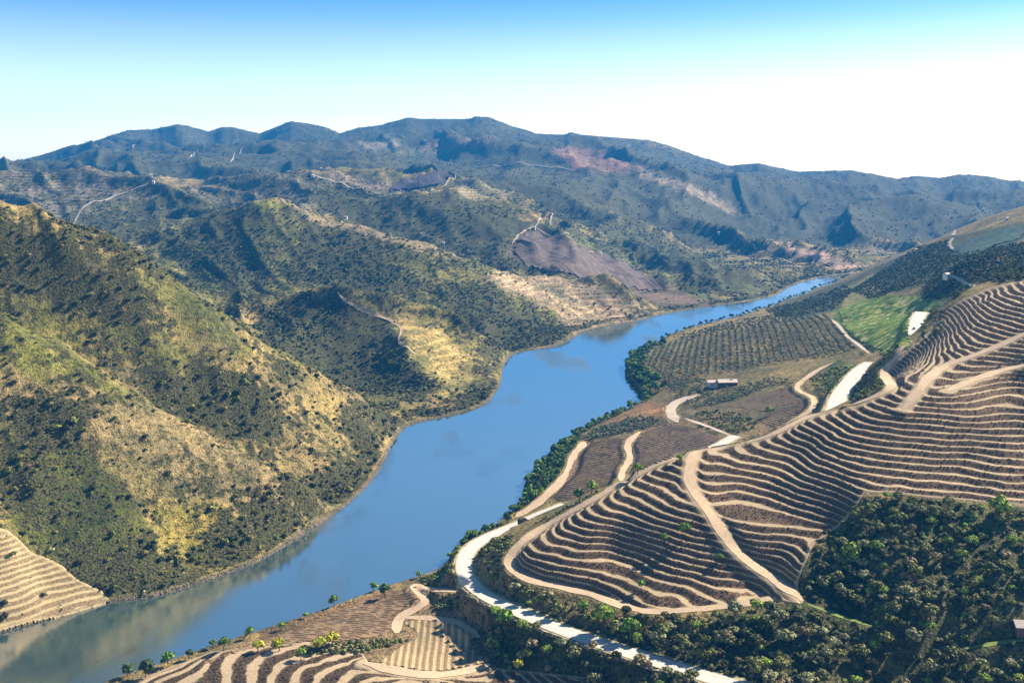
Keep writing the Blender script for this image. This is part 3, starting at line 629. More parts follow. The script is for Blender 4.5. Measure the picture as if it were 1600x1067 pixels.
# ------------------------------------------------------------------ haze
def make_haze():
    bm = bmesh.new(); bmesh.ops.create_cube(bm, size=1); me = bpy.data.meshes.new('haze'); bm.to_mesh(me); bm.free()
    o = bpy.data.objects.new('haze', me); COL.objects.link(o); o['kind'] = 'stuff'; o['label'] = 'thin blue haze in the valley'
    o.scale = (9000, 6100, 540); o.location = (0, 2900, 260 - 10.5)
    m = bpy.data.materials.new('haze_air'); m.use_nodes = True; n = m.node_tree.nodes; n.clear()
    v = n.new('ShaderNodeVolumePrincipled'); mo = n.new('ShaderNodeOutputMaterial'); m.node_tree.links.new(v.outputs[0], mo.inputs['Volume'])
    v.inputs['Color'].default_value = (.03, .40, 1.0, 1); v.inputs['Density'].default_value = HAZE_DENSITY; v.inputs['Anisotropy'].default_value = 0.0
    me.materials.append(m)
HAZE_DENSITY = 0.00011
make_haze()

# ================================================================== roads and tracks as draped ribbons
def ribbon(name, C, hw, lift, material, cols=5, edge=0.0):
    C = np.asarray(C); T = np.gradient(C[:, :2], axis=0); T /= np.linalg.norm(T, axis=1)[:, None] + 1e-9; N = np.c_[-T[:, 1], T[:, 0]]
    tap = np.ones(len(C))
    if name == 'dirt_track': k_ = np.arange(len(C)); tap = np.minimum(1, .35 + .16 * np.minimum(k_, len(C) - 1 - k_))
    off = np.linspace(-1, 1, cols)
    wob = 1 + edge * (fbm(np.arange(len(C)) * .35, np.full(len(C), 3.3), 2, int(hw * 100) % 50) - .5); wob = wob * tap
    X = C[:, None, 0] + N[:, None, 0] * off * hw * wob[:, None]; Y = C[:, None, 1] + N[:, None, 1] * off * hw * wob[:, None]
    Zz = ground_z(X.ravel(), Y.ravel()).reshape(X.shape)
    Zz = np.maximum(Zz, 0.3 + 0 * Zz) + lift + 0.0009 * np.maximum(Y - 650, 0)
    return grid_mesh(name, X, Y, Zz, None, {'Side': np.tile(off, (len(C), 1))}, material)
def soil_mat(name, c, var=.2, rough=.95, scale=.7):
    m = mat(name, None, rough); t = NT(m)
    n = t.noise(scale, 5, .65, t.pos()); g = t.noise(.06, 3, .5, t.pos())
    a = t.ramp(n, (.3, tuple(x * (1 - var) for x in c)), (.7, tuple(min(1, x * (1 + var)) for x in c)))
    t.base(t.mix(1.0, a, t.ramp(g, (.3, (.85, .85, .85)), (.7, (1.1, 1.08, 1.05))), 'MULTIPLY')); t.bump(n, .4, .3); return m
def asphalt_mat():
    m = mat('sun_bleached_road', None, .8); t = NT(m)
    n = t.noise(.5, 5, .6, t.pos()); s = t.attr('Side', True); s2 = t.math('ABSOLUTE', s)
    a = t.ramp(n, (.3, (.54, .49, .41)), (.7, (.66, .61, .51)))
    wheel = t.ramp(t.math('ABSOLUTE', t.math('SUBTRACT', s2, .42)), (.0, (.86, .86, .87)), (.12, (1, 1, 1)))
    edge = t.ramp(s2, (.80, (1, 1, 1)), (.93, (.85, .72, .55)))
    t.base(t.mix(1.0, t.mix(1.0, a, wheel, 'MULTIPLY'), edge, 'MULTIPLY')); return m
ASPHALT, DIRT, VERGE = asphalt_mat(), soil_mat('sandy_dirt', (.56, .40, .25)), soil_mat('verge_gravel', (.40, .33, .18))
GRASSY = soil_mat('grass_strip', (.20, .25, .05)); PALEDIRT = soil_mat('pale_dust', (.46, .37, .28))
for nm, lb, C, hw in road_lines:
    structure(ribbon('road_verge', C, hw + 1.4, .10, VERGE, 5, .5), 'gravel verge under ' + lb)
    structure(ribbon('road', C, hw, .22, ASPHALT, 9), lb)
for nm, lb, C, hw in track_lines:
    structure(ribbon('dirt_track', C, hw, .16, GRASSY if 'grassy' in lb else PALEDIRT if 'pale' in lb else DIRT, 5, .8), lb)

# ================================================================== worked fields with ridged rows
def rows_mat(name, ridge, furrow):
    m = mat(name); t = NT(m); P_ = t.pos()
    n = t.noise(.9, 4, .65, P_); g = t.noise(.05, 3, .5, P_)
    f = t.math('ADD', t.attr('Ridge', True), t.math('MULTIPLY', t.math('SUBTRACT', n, .5), .5))
    c = t.ramp(f, (.35, furrow), (.6, ridge))
    c = t.mix(1.0, c, t.ramp(n, (.3, (.65, .65, .65)), (.7, (1.35, 1.35, 1.3))), 'MULTIPLY')
    t.base(t.mix(1.0, c, t.ramp(g, (.3, (.78, .8, .8)), (.7, (1.2, 1.15, 1.1))), 'MULTIPLY')); t.bump(n, .6, .5); return m
def rowfield(name, label, poly, ang, spacing, amp, ridge, furrow, dmin=300, dmax=2200, res=.6, lift=.12, gappy=True):
    W = np.array([hit(u, v, dmin, dmax)[:2] for u, v in smoothline(poly + poly[:1], 3)[:-1]])
    ca, sa = math.cos(ang), math.sin(ang)
    A = W[:, 0] * ca + W[:, 1] * sa; B = -W[:, 0] * sa + W[:, 1] * ca
    a, b = np.meshgrid(np.arange(A.min(), A.max(), spacing / 4 if res < spacing / 4 else res), np.arange(B.min(), B.max(), res * 3))
    X, Y = a * ca - b * sa, a * sa + b * ca
    sd = seg_dist(X, Y, W, True) + (fbm(X / 6, Y / 6, 2, 3) - .5) * 1.5
    keep = (sd[:-1, :-1] > 0) & (sd[1:, 1:] > 0) & (sd[1:, :-1] > 0) & (sd[:-1, 1:] > 0)
    ph = a / spacing + (fbm(X / 40, Y / 40, 2, 8) - .5) * .8
    r = .5 + .5 * np.cos(ph * 2 * math.pi); gaps = sstep(.30, .42, vnoise(X / 1.7, Y / 1.7, 66)) if gappy else np.ones(X.shape)
    zz = ground_z(X.ravel(), Y.ravel()).reshape(X.shape) + lift + 0.0007 * np.maximum(Y - 700, 0) + amp * (r ** 1.5) * (.5 + .8 * vnoise(X / 1.1, Y / 1.1, 9)) * gaps * sstep(0, 1.5, sd)
    return structure(grid_mesh(name, X, Y, zz, keep, {'Ridge': r * gaps}, rows_mat(name + '_soil', ridge, furrow)), label)
rowfield('vineyard_field', 'brown vineyard field beside the river edge track', [(862, 778), (885, 745), (900, 712), (918, 694), (972, 684), (972, 700), (976, 717), (966, 735), (962, 752), (925, 768), (880, 784)], 0.55, 2.3, .55, (.125, .080, .042), (.25, .170, .090), gappy=False, res=.5)
rowfield('vineyard_field', 'purplish brown vineyard field right of the dividing track', [(992, 690), (1012, 673), (1050, 663), (1090, 670), (1124, 686), (1112, 697), (1050, 716), (990, 742), (978, 748), (990, 720), (986, 702)], 0.5, 2.3, .55, (.120, .080, .048), (.215, .148, .092), gappy=False, res=.5)
rowfield('vineyard_field', 'brown vineyard field below the farmhouse', [(1128, 634), (1180, 618), (1238, 604), (1244, 616), (1262, 626), (1262, 640), (1236, 656), (1212, 668), (1188, 660), (1196, 646), (1170, 640)], 0.2, 2.3, .55, (.130, .088, .048), (.23, .160, .090), gappy=False, res=.5)
rowfield('striped_field', 'straw field with upright pale stripes at the bottom left', [(628, 972), (662, 969), (712, 976), (742, 996), (738, 1010), (768, 1034), (712, 1048), (660, 1051), (596, 1038), (600, 1026), (632, 1006), (652, 990)], 0.03, 2.75, .35, (.24, .165, .085), (.46, .34, .19), res=.5, gappy=False)
rowfield('vineyard_field', 'brown field sloping down to the river at the bottom left', [(300, 1040), (400, 1003), (500, 967), (600, 926), (648, 928), (660, 938), (630, 952), (612, 968), (612, 988), (560, 1000), (480, 1004), (400, 1012), (330, 1036)], 1.2, 2.3, .5, (.12, .075, .042), (.27, .175, .095))
rowfield('green_vineyard', 'green vineyard rows on the slope below the upper road', [(1308, 488), (1370, 466), (1440, 462), (1476, 478), (1428, 492), (1422, 520), (1424, 544), (1372, 548), (1336, 530), (1318, 512)], 1.45, 6.0, 1.7, (.13, .22, .02), (.38, .36, .12), res=1.0)
rowfield('dark_vineyard', 'smooth blue green field on the upstream hill', [(1492, 392), (1520, 374), (1598, 352), (1598, 372), (1560, 382), (1535, 396), (1500, 402)], .2, 4.0, .8, (.035, .075, .060), (.06, .10, .075), res=1.4, lift=.5)
rowfield('dark_vineyard', 'dark purple vineyard on the far hilltop', [(603, 302), (625, 283), (665, 273), (710, 271), (698, 284), (650, 297)], .3, 7.0, 1.0, (.05, .04, .055), (.075, .06, .07), dmin=1600, dmax=2600, res=2.5, lift=2.0)
rowfield('dark_vineyard', 'purple brown vineyard slope above the far river reach', [(800, 392), (818, 368), (842, 362), (930, 396), (1005, 428), (1040, 452), (990, 455), (900, 432), (830, 420)], .9, 6.0, 1.0, (.095, .068, .055), (.17, .125, .10), dmin=1400, dmax=2100, res=2.0, lift=1.2)

# ================================================================== plant meshes
def leaf_mat(name, stops, trans=.25):
    m = mat(name, None, .65, .15); t = NT(m)
    oi = t.n.new('ShaderNodeObjectInfo'); c = t.ramp(oi.outputs['Random'], *stops)
    g = t.n.new('ShaderNodeNewGeometry'); v = t.ramp(g.outputs['Random Per Island'], (0, (.6, .6, .55)), (.5, (1.25, 1.25, 1.1)), (1, (2.5, 2.35, 1.8)))
    t.base(t.mix(1.0, c, v, 'MULTIPLY')); return m
def leafy(name, clumps, nleaf, leaf, material, seed, core=.72):
    """foliage: clump cores broken up by many leaf faces, one mesh"""
    r = random.Random(seed); bm = bmesh.new()
    for (x, y, z, s) in clumps:
        res = bmesh.ops.create_icosphere(bm, subdivisions=1, radius=1)
        for v in res['verts']:
            d = v.co.normalized(); k = s * core * (1 + r.uniform(-.28, .22)); v.co = Vector((x, y, z)) + Vector((d.x, d.y, d.z * .85)) * k
        for _ in range(nleaf):
            th, ph = r.uniform(0, 2 * math.pi), math.acos(r.uniform(-.75, 1)); d = Vector((math.sin(ph) * math.cos(th), math.sin(ph) * math.sin(th), math.cos(ph)))
            c = Vector((x, y, z)) + Vector((d.x, d.y, d.z * .85)) * s * r.uniform(.7, 1.08)
            t1 = d.orthogonal().normalized(); t1.rotate(Matrix.Rotation(r.uniform(0, 6.28), 3, d)); t2 = d.cross(t1)
            n = d * r.uniform(-.5, .5); w = leaf * r.uniform(.6, 1.4)
            vs = [bm.verts.new(c + (t1 + n) * w * a + t2 * w * b) for a, b in ((-.5, -.35), (.5, -.4), (.55, .4), (-.3, .5))]; bm.faces.new(vs)
    me = bpy.data.meshes.new(name); bm.to_mesh(me); bm.free(); me.materials.append(material); return me
def clumps(seed, n, R, H, z0, s):
    r = random.Random(seed); o = []
    for i in range(n):
        th = i / n * 6.28 * 1.62 + r.uniform(-.4, .4); rr = R * math.sqrt((i + .3) / n) * r.uniform(.7, 1.05)
        o.append((rr * math.cos(th), rr * math.sin(th), z0 + H * (1 - (rr / (R * 1.15)) ** 2) * r.uniform(.65, 1), s * r.uniform(.75, 1.25)))
    return o
def trunk_mesh(name, h, r0, seed, material):
    r = random.Random(seed); bm = bmesh.new()
    def limb(a, b, ra, rb, seg=2, sides=6):
        rings = []; d = (b - a).normalized(); t1 = d.orthogonal().normalized(); t2 = d.cross(t1); bend = Vector((r.uniform(-.1, .1), r.uniform(-.1, .1), 0)) * (b - a).length
        for i in range(seg + 1):
            f = i / seg; c = a.lerp(b, f) + bend * math.sin(f * 3.14); k = ra + (rb - ra) * f
            rings.append([bm.verts.new(c + (t1 * math.cos(j * 6.283 / sides) + t2 * math.sin(j * 6.283 / sides)) * k) for j in range(sides)])
        for A, B in zip(rings, rings[1:]):
            for j in range(sides): bm.faces.new([A[j], A[(j + 1) % sides], B[(j + 1) % sides], B[j]])
        bm.faces.new(rings[-1])
    top = Vector((r.uniform(-.2, .2), r.uniform(-.2, .2), h)); limb(Vector((0, 0, -.8)), top, r0, r0 * .6, 3)
    for i in range(4):
        a = i * 1.57 + r.uniform(-.4, .4); limb(top * r.uniform(.7, .98), top + Vector((math.cos(a) * h * .55, math.sin(a) * h * .55, h * r.uniform(.4, .8))), r0 * .5, r0 * .15)
    me = bpy.data.meshes.new(name); bm.to_mesh(me); bm.free(); me.materials.append(material); return me
BARK = soil_mat('bark', (.12, .085, .06), .3)
WOODLEAF = leaf_mat('wood_leaves', [(0, (.040, .045, .010)), (.3, (.075, .085, .020)), (.55, (.12, .13, .032)), (.75, (.19, .185, .08)), (.92, (.16, .22, .03)), (1, (.20, .17, .08))])
MAQUIS = leaf_mat('maquis_leaves', [(0, (.014, .014, .006)), (.35, (.034, .036, .011)), (.6, (.085, .090, .020)), (.85, (.17, .17, .035)), (1, (.15, .10, .055))])
FARLEAF = leaf_mat('hill_wood_leaves', [(0, (.016, .020, .009)), (.4, (.036, .045, .015)), (.8, (.085, .095, .026)), (1, (.14, .14, .045))])
OLIVELEAF = leaf_mat('olive_leaves', [(0, (.070, .085, .050)), (.5, (.095, .110, .065)), (1, (.135, .145, .085))])
LIMELEAF = leaf_mat('lime_leaves', [(0, (.11, .20, .015)), (.5, (.15, .24, .02)), (1, (.20, .26, .03))])
YELLOWLEAF = leaf_mat('yellow_leaves', [(0, (.30, .30, .02)), (1, (.42, .38, .03))])
RIVERLEAF = leaf_mat('riverside_leaves', [(0, (.022, .034, .012)), (.4, (.055, .09, .018)), (.7, (.10, .17, .022)), (1, (.16, .24, .03))])
LOOKS = [('blackish green', leaf_mat('dark_wood_leaves', [(0, (.034, .038, .010)), (1, (.070, .078, .020))])), ('olive green', leaf_mat('olive_wood_leaves', [(0, (.10, .105, .026)), (1, (.15, .15, .042))])),
         ('grey green', leaf_mat('grey_wood_leaves', [(0, (.16, .16, .07)), (1, (.23, .22, .12))])), ('fresh green', leaf_mat('fresh_wood_leaves', [(0, (.13, .19, .022)), (1, (.20, .26, .035))])),
         ('rusty brown', leaf_mat('rusty_wood_leaves', [(0, (.15, .11, .055)), (1, (.19, .15, .08))]))]
CROWNS = []; LOOK = {}
for s in range(13):
    k = (0, 0, 0, 1, 1, 1, 2, 2, 2, 3, 3, 1, 4)[s]; me_ = leafy('crown', clumps(s, 8, 1.9, 1.7, 2.3, 1.15), 42, .55, LOOKS[k][1], s); CROWNS.append(me_); LOOK[me_] = LOOKS[k][0]
TRUNKS = [trunk_mesh('trunk', 2.3, .22, s, BARK) for s in range(3)]
RCROWNS = [leafy('crown', clumps(s + 20, 8, 1.7, 2.2, 2.2, 1.1), 42, .55, RIVERLEAF, s + 20) for s in range(4)]
LCROWNS = [leafy('crown', clumps(s + 30, 8, 1.7, 2.2, 2.0, 1.0), 46, .5, LIMELEAF, s + 30) for s in range(2)]
YCROWNS = [leafy('crown', clumps(s + 40, 8, 1.8, 1.6, 1.6, 1.0), 46, .5, YELLOWLEAF, s + 40) for s in range(2)]
BUSHES = [leafy('bush', clumps(s + 50, 4, .62, .45, .25, .55), 16, .34, MAQUIS, s + 50) for s in range(5)]       # radius about 1
WBUSHES = [leafy('bush', clumps(s + 60, 4, .62, .5, .3, .55), 20, .32, WOODLEAF, s + 60) for s in range(4)]
FBUSHES = [leafy('bush', clumps(s + 70, 3, .55, .55, .35, .6), 9, .45, FARLEAF, s + 70) for s in range(4)]
OLIVES = [leafy('olive_tree', clumps(s + 80, 5, 1.0, .9, 1.3, .85), 18, .42, OLIVELEAF, s + 80) for s in range(4)]
def rock_mesh(seed, material):
    r = random.Random(seed); bm = bmesh.new(); bmesh.ops.create_icosphere(bm, subdivisions=1, radius=1)
    for v in bm.verts: v.co *= r.uniform(.6, 1.15); v.co.z *= .55
    me = bpy.data.meshes.new('rock'); bm.to_mesh(me); bm.free(); me.materials.append(material); return me
ROCKMAT = soil_mat('pale_rock', (.27, .23, .19), .35, scale=.9)
ROCKS = [rock_mesh(s, ROCKMAT) for s in range(4)]

def stuff(name, label, pts, scl, protos):
    """one object: points with a rotation and size each, a plant mesh set on every point"""
    n = len(pts); me = bpy.data.meshes.new(name); me.vertices.add(n); me.vertices.foreach_set('co', np.asarray(pts, np.float32).ravel())
    a = me.attributes.new('scl', 'FLOAT_VECTOR', 'POINT'); a.data.foreach_set('vector', np.asarray(scl, np.float32).ravel())
    a = me.attributes.new('rotz', 'FLOAT', 'POINT'); a.data.foreach_set('value', RNG.uniform(0, 6.28, n).astype(np.float32))
    a = me.attributes.new('pick', 'INT', 'POINT'); a.data.foreach_set('value', RNG.integers(0, len(protos), n).astype(np.int32))
    o = bpy.data.objects.new(name, me); COL.objects.link(o); o['kind'] = 'stuff'; o['label'] = label
    ng = bpy.data.node_groups.new(name + '_spread', 'GeometryNodeTree'); N, L = ng.nodes, ng.links
    ng.interface.new_socket('Geometry', in_out='INPUT', socket_type='NodeSocketGeometry'); ng.interface.new_socket('Geometry', in_out='OUTPUT', socket_type='NodeSocketGeometry')
    gi, go, ip, gj = N.new('NodeGroupInput'), N.new('NodeGroupOutput'), N.new('GeometryNodeInstanceOnPoints'), N.new('GeometryNodeGeometryToInstance')
    for pm in reversed(protos):
        po = bpy.data.objects.new(pm.name + '_source', pm); oi = N.new('GeometryNodeObjectInfo'); oi.inputs['Object'].default_value = po; L.new(oi.outputs['Geometry'], gj.inputs[0])
    def at(nm, ty):
        k = N.new('GeometryNodeInputNamedAttribute'); k.data_type = ty; k.inputs['Name'].default_value = nm; return k.outputs['Attribute']
    cx_ = N.new('ShaderNodeCombineXYZ'); L.new(at('rotz', 'FLOAT'), cx_.inputs[2]); er = N.new('FunctionNodeEulerToRotation'); L.new(cx_.outputs[0], er.inputs[0])
    ip.inputs['Pick Instance'].default_value = True
    L.new(gi.outputs[0], ip.inputs['Points']); L.new(gj.outputs[0], ip.inputs['Instance']); L.new(at('pick', 'INT'), ip.inputs['Instance Index'])
    L.new(er.outputs[0], ip.inputs['Rotation']); L.new(at('scl', 'FLOAT_VECTOR'), ip.inputs['Scale']); L.new(ip.outputs[0], go.inputs[0])
    md = o.modifiers.new('spread', 'NODES'); md.node_group = ng; return o

# ------------------------------------------------------------------ what can be seen
_vp = np.arange(-0.62, 0.62, .003); _vq = np.arange(math.log(290), math.log(5000), .004)
_VP, _VQ = np.meshgrid(_vp, _vq); _vz = height(_VP, _VQ); _vm = np.maximum.accumulate((_vz - HC) / np.exp(_VQ), 0)
def seen(x, y, z):
    p, q = x / y, np.log(y); j = np.clip(((q - _vq[0]) / .004).astype(int) - 1, 0, len(_vq) - 1); i = np.clip(((p - _vp[0]) / .003).astype(int), 0, len(_vp) - 1)
    return ((z - HC) / y - _vm[j, i]) * y          # metres above the line of sight's grazing ray
def scatter(n, p0, p1, d0, d1):
    """points evenly over the ground between two distances"""
    y = np.sqrt(RNG.uniform(d0 * d0, d1 * d1, n)); return RNG.uniform(p0, p1, n) * y, y
def in_poly(u, v, poly, m=0): return seg_dist(u, v, poly, True) > m
def thin(x, y, r):
    """drop points closer than their radius to one kept before"""
    cell = {}; keep = []
    for i in range(len(x)):
        rr = r[i]; c = 3.0; k = (int(x[i] // c), int(y[i] // c)); ok = True
        for a in (-1, 0, 1):
            for b in (-1, 0, 1):
                for j in cell.get((k[0] + a, k[1] + b), ()):
                    if (x[i] - x[j]) ** 2 + (y[i] - y[j]) ** 2 < (rr + r[j]) ** 2 * .30: ok = False; break
                if not ok: break
            if not ok: break
        if ok: cell.setdefault(k, []).append(i); keep.append(i)
    return np.array(keep, int)
def offroad(x, y, extra=1.0):
    ok = np.ones(len(x), bool)
    for C, hw in ROADS:
        m = (x > C[:, 0].min() - 15) & (x < C[:, 0].max() + 15) & (y > C[:, 1].min() - 15) & (y < C[:, 1].max() + 15)
        if m.any(): ok[m] &= seg_dist(x[m], y[m], C[:, :2]) > hw + (extra[m] if hasattr(extra, '__len__') else extra)
    return ok
def sizes(r, flat_=(.75, 1.15)):
    return np.c_[r * RNG.uniform(.85, 1.15, len(r)), r * RNG.uniform(.85, 1.15, len(r)), r * RNG.uniform(*flat_, len(r))]
def single(name, mesh, loc, scl, rz, label, cat, group=None):
    o = bpy.data.objects.new(name, mesh); COL.objects.link(o); o.location = loc; o.scale = scl; o.rotation_euler.z = rz
    o['label'] = label; o['category'] = cat
    if group: o['group'] = group
    return o
def empty(name, loc, rz, scl, label, cat, group=None):
    o = bpy.data.objects.new(name, None); COL.objects.link(o); o.location = loc; o.rotation_euler.z = rz; o.scale = scl; o['label'] = label; o['category'] = cat
    if group: o['group'] = group
    return o
def child(name, mesh, parent):
    o = bpy.data.objects.new(name, mesh); COL.objects.link(o); o.parent = parent; return o
def tree(loc, s, crown, label, group=None, name='tree', sz=1.0):
    t = empty(name, loc, random.uniform(0, 6.28), (s, s, s * sz), label, 'tree', group)
    child('trunk', random.choice(TRUNKS), t); child('crown', crown, t); return t

# ------------------------------------------------------------------ left bank bushes
def left_bushes():
    parts = []
    for (n, d0, d1, rmin, rmax, pw) in ((75000, 415, 880, .45, 3.1, 4.2), (70000, 860, 1300, .7, 2.6, 2.2), (60000, 1300, 2300, 1.2, 3.6, 1.8), (26000, 2200, 4500, 1.8, 4.5, 2.2)):
        x, y = scatter(n, -.60, .56, d0, d1); p, q = x / y, np.log(y); z = height(p, q)
        ok = left_of_river(p, q, y) & (lookup(RDIST, p, q) < -2.5); x, y, z, p, q = x[ok], y[ok], z[ok], p[ok], q[ok]
        sn = seen(x, y, z + 2); ok = sn > -6; x, y, z, p, q, sn = x[ok], y[ok], z[ok], p[ok], q[ok], sn[ok]
        _, den, _ = ground_attrs(p, q, z)
        cl = fbm(x / 26, y / 26, 3, 91) if d0 < 800 else .5 + (fbm(x / 40, y / 40, 3, 91) - .5) + (fbm(x / 120, y / 120, 2, 92) - .5) * 1.1; pr = np.clip(den * 1.0 + (cl - .5) * 1.2, .10, 1) * sstep(-.02, .25, den)
        u, v = uv_of(p, y, z); pr = np.where((y < 520) & in_poly(u, v, BANK_POLY), .05, pr)
        ok = RNG.uniform(0, 1, len(x)) < pr; x, y, z, den, sn = x[ok], y[ok], z[ok], den[ok], sn[ok]
        r = rmin + (rmax - rmin) * RNG.uniform(0, 1, len(x)) ** pw * (.55 + .45 * den)
        if d0 < 800: k = thin(x, y, r); x, y, z, r, sn = x[k], y[k], z[k], r[k], sn[k]
        k = offroad(x, y, r) if d0 < 1300 else np.ones(len(x), bool); x, y, z, r, sn = x[k], y[k], z[k], r[k], sn[k]
        parts.append((x, y, z - .1 * r, r, sn))
    x, y, z, r, sn = parts[0]
    ang = r / y; ang = np.where((sn > .5) & (np.abs(x / y) < .512) & (uv_of(x / y, y, z)[1] < 1060), ang, -1); order = np.argsort(-ang)
    big, rest = order[:285], order[285:]
    sc = sizes(r)
    for i in big:
        U, V = uv_of(x[i] / y[i], y[i], z[i]); size = 'large' if r[i] > 2.0 else 'small'
        place = ('above the straw terraces' if U < 190 and V > 760 else 'on the green grass under the inner spur' if U < 260 and V > 640 else 'on the pale sandy slope' if V > 640 and U < 420 and V < 790
                 else 'on the yellow grass above the shore' if V > 780 else 'in the dark gully behind the inner spur' if U < 430 and V > 560 else 'near the skyline crest' if V < 420 + (U - 200) * .66 + 45 else 'on the upper slope left of the gully' if U < 300 else 'on the lower slope near the water')
        single('bush', random.choice(BUSHES), (x[i], y[i], z[i]), sc[i], random.uniform(0, 6.28), size + ' dark rounded bush ' + place + ', near left hillside', 'bush', 'dark bushes on the near hillside')
    stuff('hillside_scrub', 'small scattered bushes over the near left hillside', np.c_[x, y, z][rest], sc[rest], BUSHES)
    for k, (nm, lb) in enumerate((('hill_scrub', 'dense scrub and low trees over the middle hills'), ('far_scrub', 'dark scrub over the farther hills'), ('mountain_scrub', 'scrub woods on the distant range'))):
        x, y, z, r, _ = parts[k + 1]; stuff(nm, lb, np.c_[x, y, z], sizes(r, (.6, .95)), FBUSHES)
left_bushes()
NAMED_BUSHES = [(331, 795, 4.4, 'largest dark bush standing alone low on the left hillside'), (361, 816, 3.0, 'round dark bush just below the largest one on the left hillside'),
    (379, 832, 3.3, 'dark oval bush third in the row down the left hillside'), (115, 660, 5.6, 'broad dark thicket high on the sandy slope of the left hillside'), (432, 840, 2.8, 'round dark bush just above the rocky shore'),
    (78, 862, 3.6, 'bright green bush at the corner of the straw terraces'), (225, 928, 3.2, 'black green bush hanging over the shore beside the straw terraces'), (215, 618, 3.2, 'dark bush on the pale crest of the inner spur'),
    (180, 655, 3.6, 'wide dark bush in the middle of the pale sandy patch'), (325, 878, 2.6, 'dark bush on the rocks by the water under the left hillside')]
for u, v, r, lb in NAMED_BUSHES:
    w = hit(u, v, 380, 900, height); single('bush', (WBUSHES if 'bright' not in lb else WBUSHES)[int(u) % 4], (w[0], w[1], w[2] - .2), (r * .62, r * .62, r * .5), random.uniform(0, 6), lb, 'bush')

# rocks along the left shore
def shore_rocks():
    S = np.array([flat(*s) for s in smoothline(SHORE_L, 40)]); S = S[(S[:, 1] < 1150)]
    pts, sc = [], []
    for x, y in S:
        for _ in range(1 if vnoise(np.array(x / 14), np.array(y / 14), 5) < .5 else 3):
            xx, yy = x + RNG.normal(-.3, .5), y + RNG.normal(.5, .6); r = RNG.uniform(.15, .5)
            pts.append((xx, yy)); sc.append((r, r * .9, r * .8))
    pts = np.array(pts); z = np.maximum(height(pts[:, 0] / pts[:, 1], np.log(pts[:, 1])), -.1)
    stuff('shore_rocks', 'pale broken rocks along the waterline of the left bank', np.c_[pts, z], np.array(sc), ROCKS)
shore_rocks()

# ------------------------------------------------------------------ wood below the terraces
WOOD = [(755, 865), (775, 905), (830, 930), (900, 948), (960, 962), (1060, 968), (1150, 962), (1230, 950), (1262, 945), (1258, 900), (1268, 862), (1300, 832), (1345, 792), (1360, 775), (1440, 782), (1600, 795),
        (1660, 800), (1660, 1110), (1190, 1110), (1150, 1060), (1060, 1035), (960, 1000), (880, 972), (800, 940), (760, 905)]
WOOD2 = [(722, 935), (760, 950), (860, 992), (950, 1020), (1040, 1052), (1120, 1080), (900, 1090), (870, 1050), (800, 1048), (778, 1030), (745, 1000), (712, 965)]
def wood():
    x, y = scatter(16000, -.06, .56, 305, 520); p = x / y; z = ground_z(x, y); u, v = uv_of(p, y, z)
    a = in_poly(u, v, WOOD); b = in_poly(u, v, WOOD2); ok = (a | b); x, y, z, u, v = x[ok], y[ok], z[ok], u[ok], v[ok]
    r = np.where(RNG.uniform(0, 1, len(x)) < .24, RNG.uniform(.42, 1.0, len(x)) ** 1.3 * 1.35, 0)
    r = np.where((r > 0) & in_poly(u, v, [(1430, 900), (1600, 840), (1620, 1010), (1480, 1010)]), r * .75, r)
    ok = offroad(x, y, np.where(r > 0, r * 2.2, 1.0)); x, y, z, u, v, r = x[ok], y[ok], z[ok], u[ok], v[ok], r[ok]
    T = r > 0; tx, ty, tz, tr = x[T], y[T], z[T], r[T]; k = thin(tx, ty, tr * 2.1); tx, ty, tz, tr = tx[k], ty[k], tz[k], tr[k]
    tu, tv = uv_of(tx / ty, ty, tz); vis = (tu > -10) & (tu < 1605) & (tv < 1085) & (seen(tx, ty, tz + 3) > -3)
    order = np.argsort(-np.where(vis, tr / ty, -1))
    for i in order[:290]:
        cr = random.choice(CROWNS); U, V = tu[i], tv[i]
        if in_poly(np.array([U]), np.array([V]), WOOD, -4)[0]:
            place = ('on the slope under the lowest terrace track' if U < 1010 else 'between the white road and the foot of the terraces' if U < 1200 else 'by the gully at the foot of the diagonal track' if U < 1330 and V > 900
                     else 'at the left tip of the upper wood' if U < 1400 and V < 900 else 'at the top of the wood under the last terraces' if V < 860 else 'in the middle of the upper wood' if V < 950 and U < 1500
                     else 'near the small shed at the right edge' if V < 1000 and U > 1480 else 'in the bottom right corner of the wood' if U > 1450 else 'low in the wood near the bottom edge')
            lb, gr = LOOK[cr] + ' tree ' + place, 'trees of the wood below the terraces'
        else:
            place = 'beside the striped field' if U < 790 else 'just below the white road' if V < 1020 else 'near the bottom edge'
            lb, gr = LOOK[cr] + ' tree of the roadside thicket ' + place, 'trees of the thicket under the road'
        tree((tx[i], ty[i], tz[i]), tr[i], cr, lb, gr, sz=random.uniform(.75, 1.1))
    rest = order[290:]
    if len(rest): stuff('woodland_trees', 'smaller trees filling the wood below the terraces', np.c_[tx, ty, tz][rest] - [0, 0, .8], sizes(tr[rest], (.75, 1.05)), CROWNS)
    B = ~T & (fbm(x / 11, y / 11, 3, 44) + (RNG.uniform(0, 1, len(x)) - .5) * .25 < .56); bx, by, bz = x[B], y[B], z[B]; rr = RNG.uniform(.5, 1.5, len(bx)); k = thin(bx, by, rr)
    stuff('woodland_undergrowth', 'mixed green undergrowth of the wood below the terraces', np.c_[bx, by, bz][k], sizes(rr[k], (.7, 1.1)), WBUSHES)
    print('wood', len(tx), len(k))
wood()

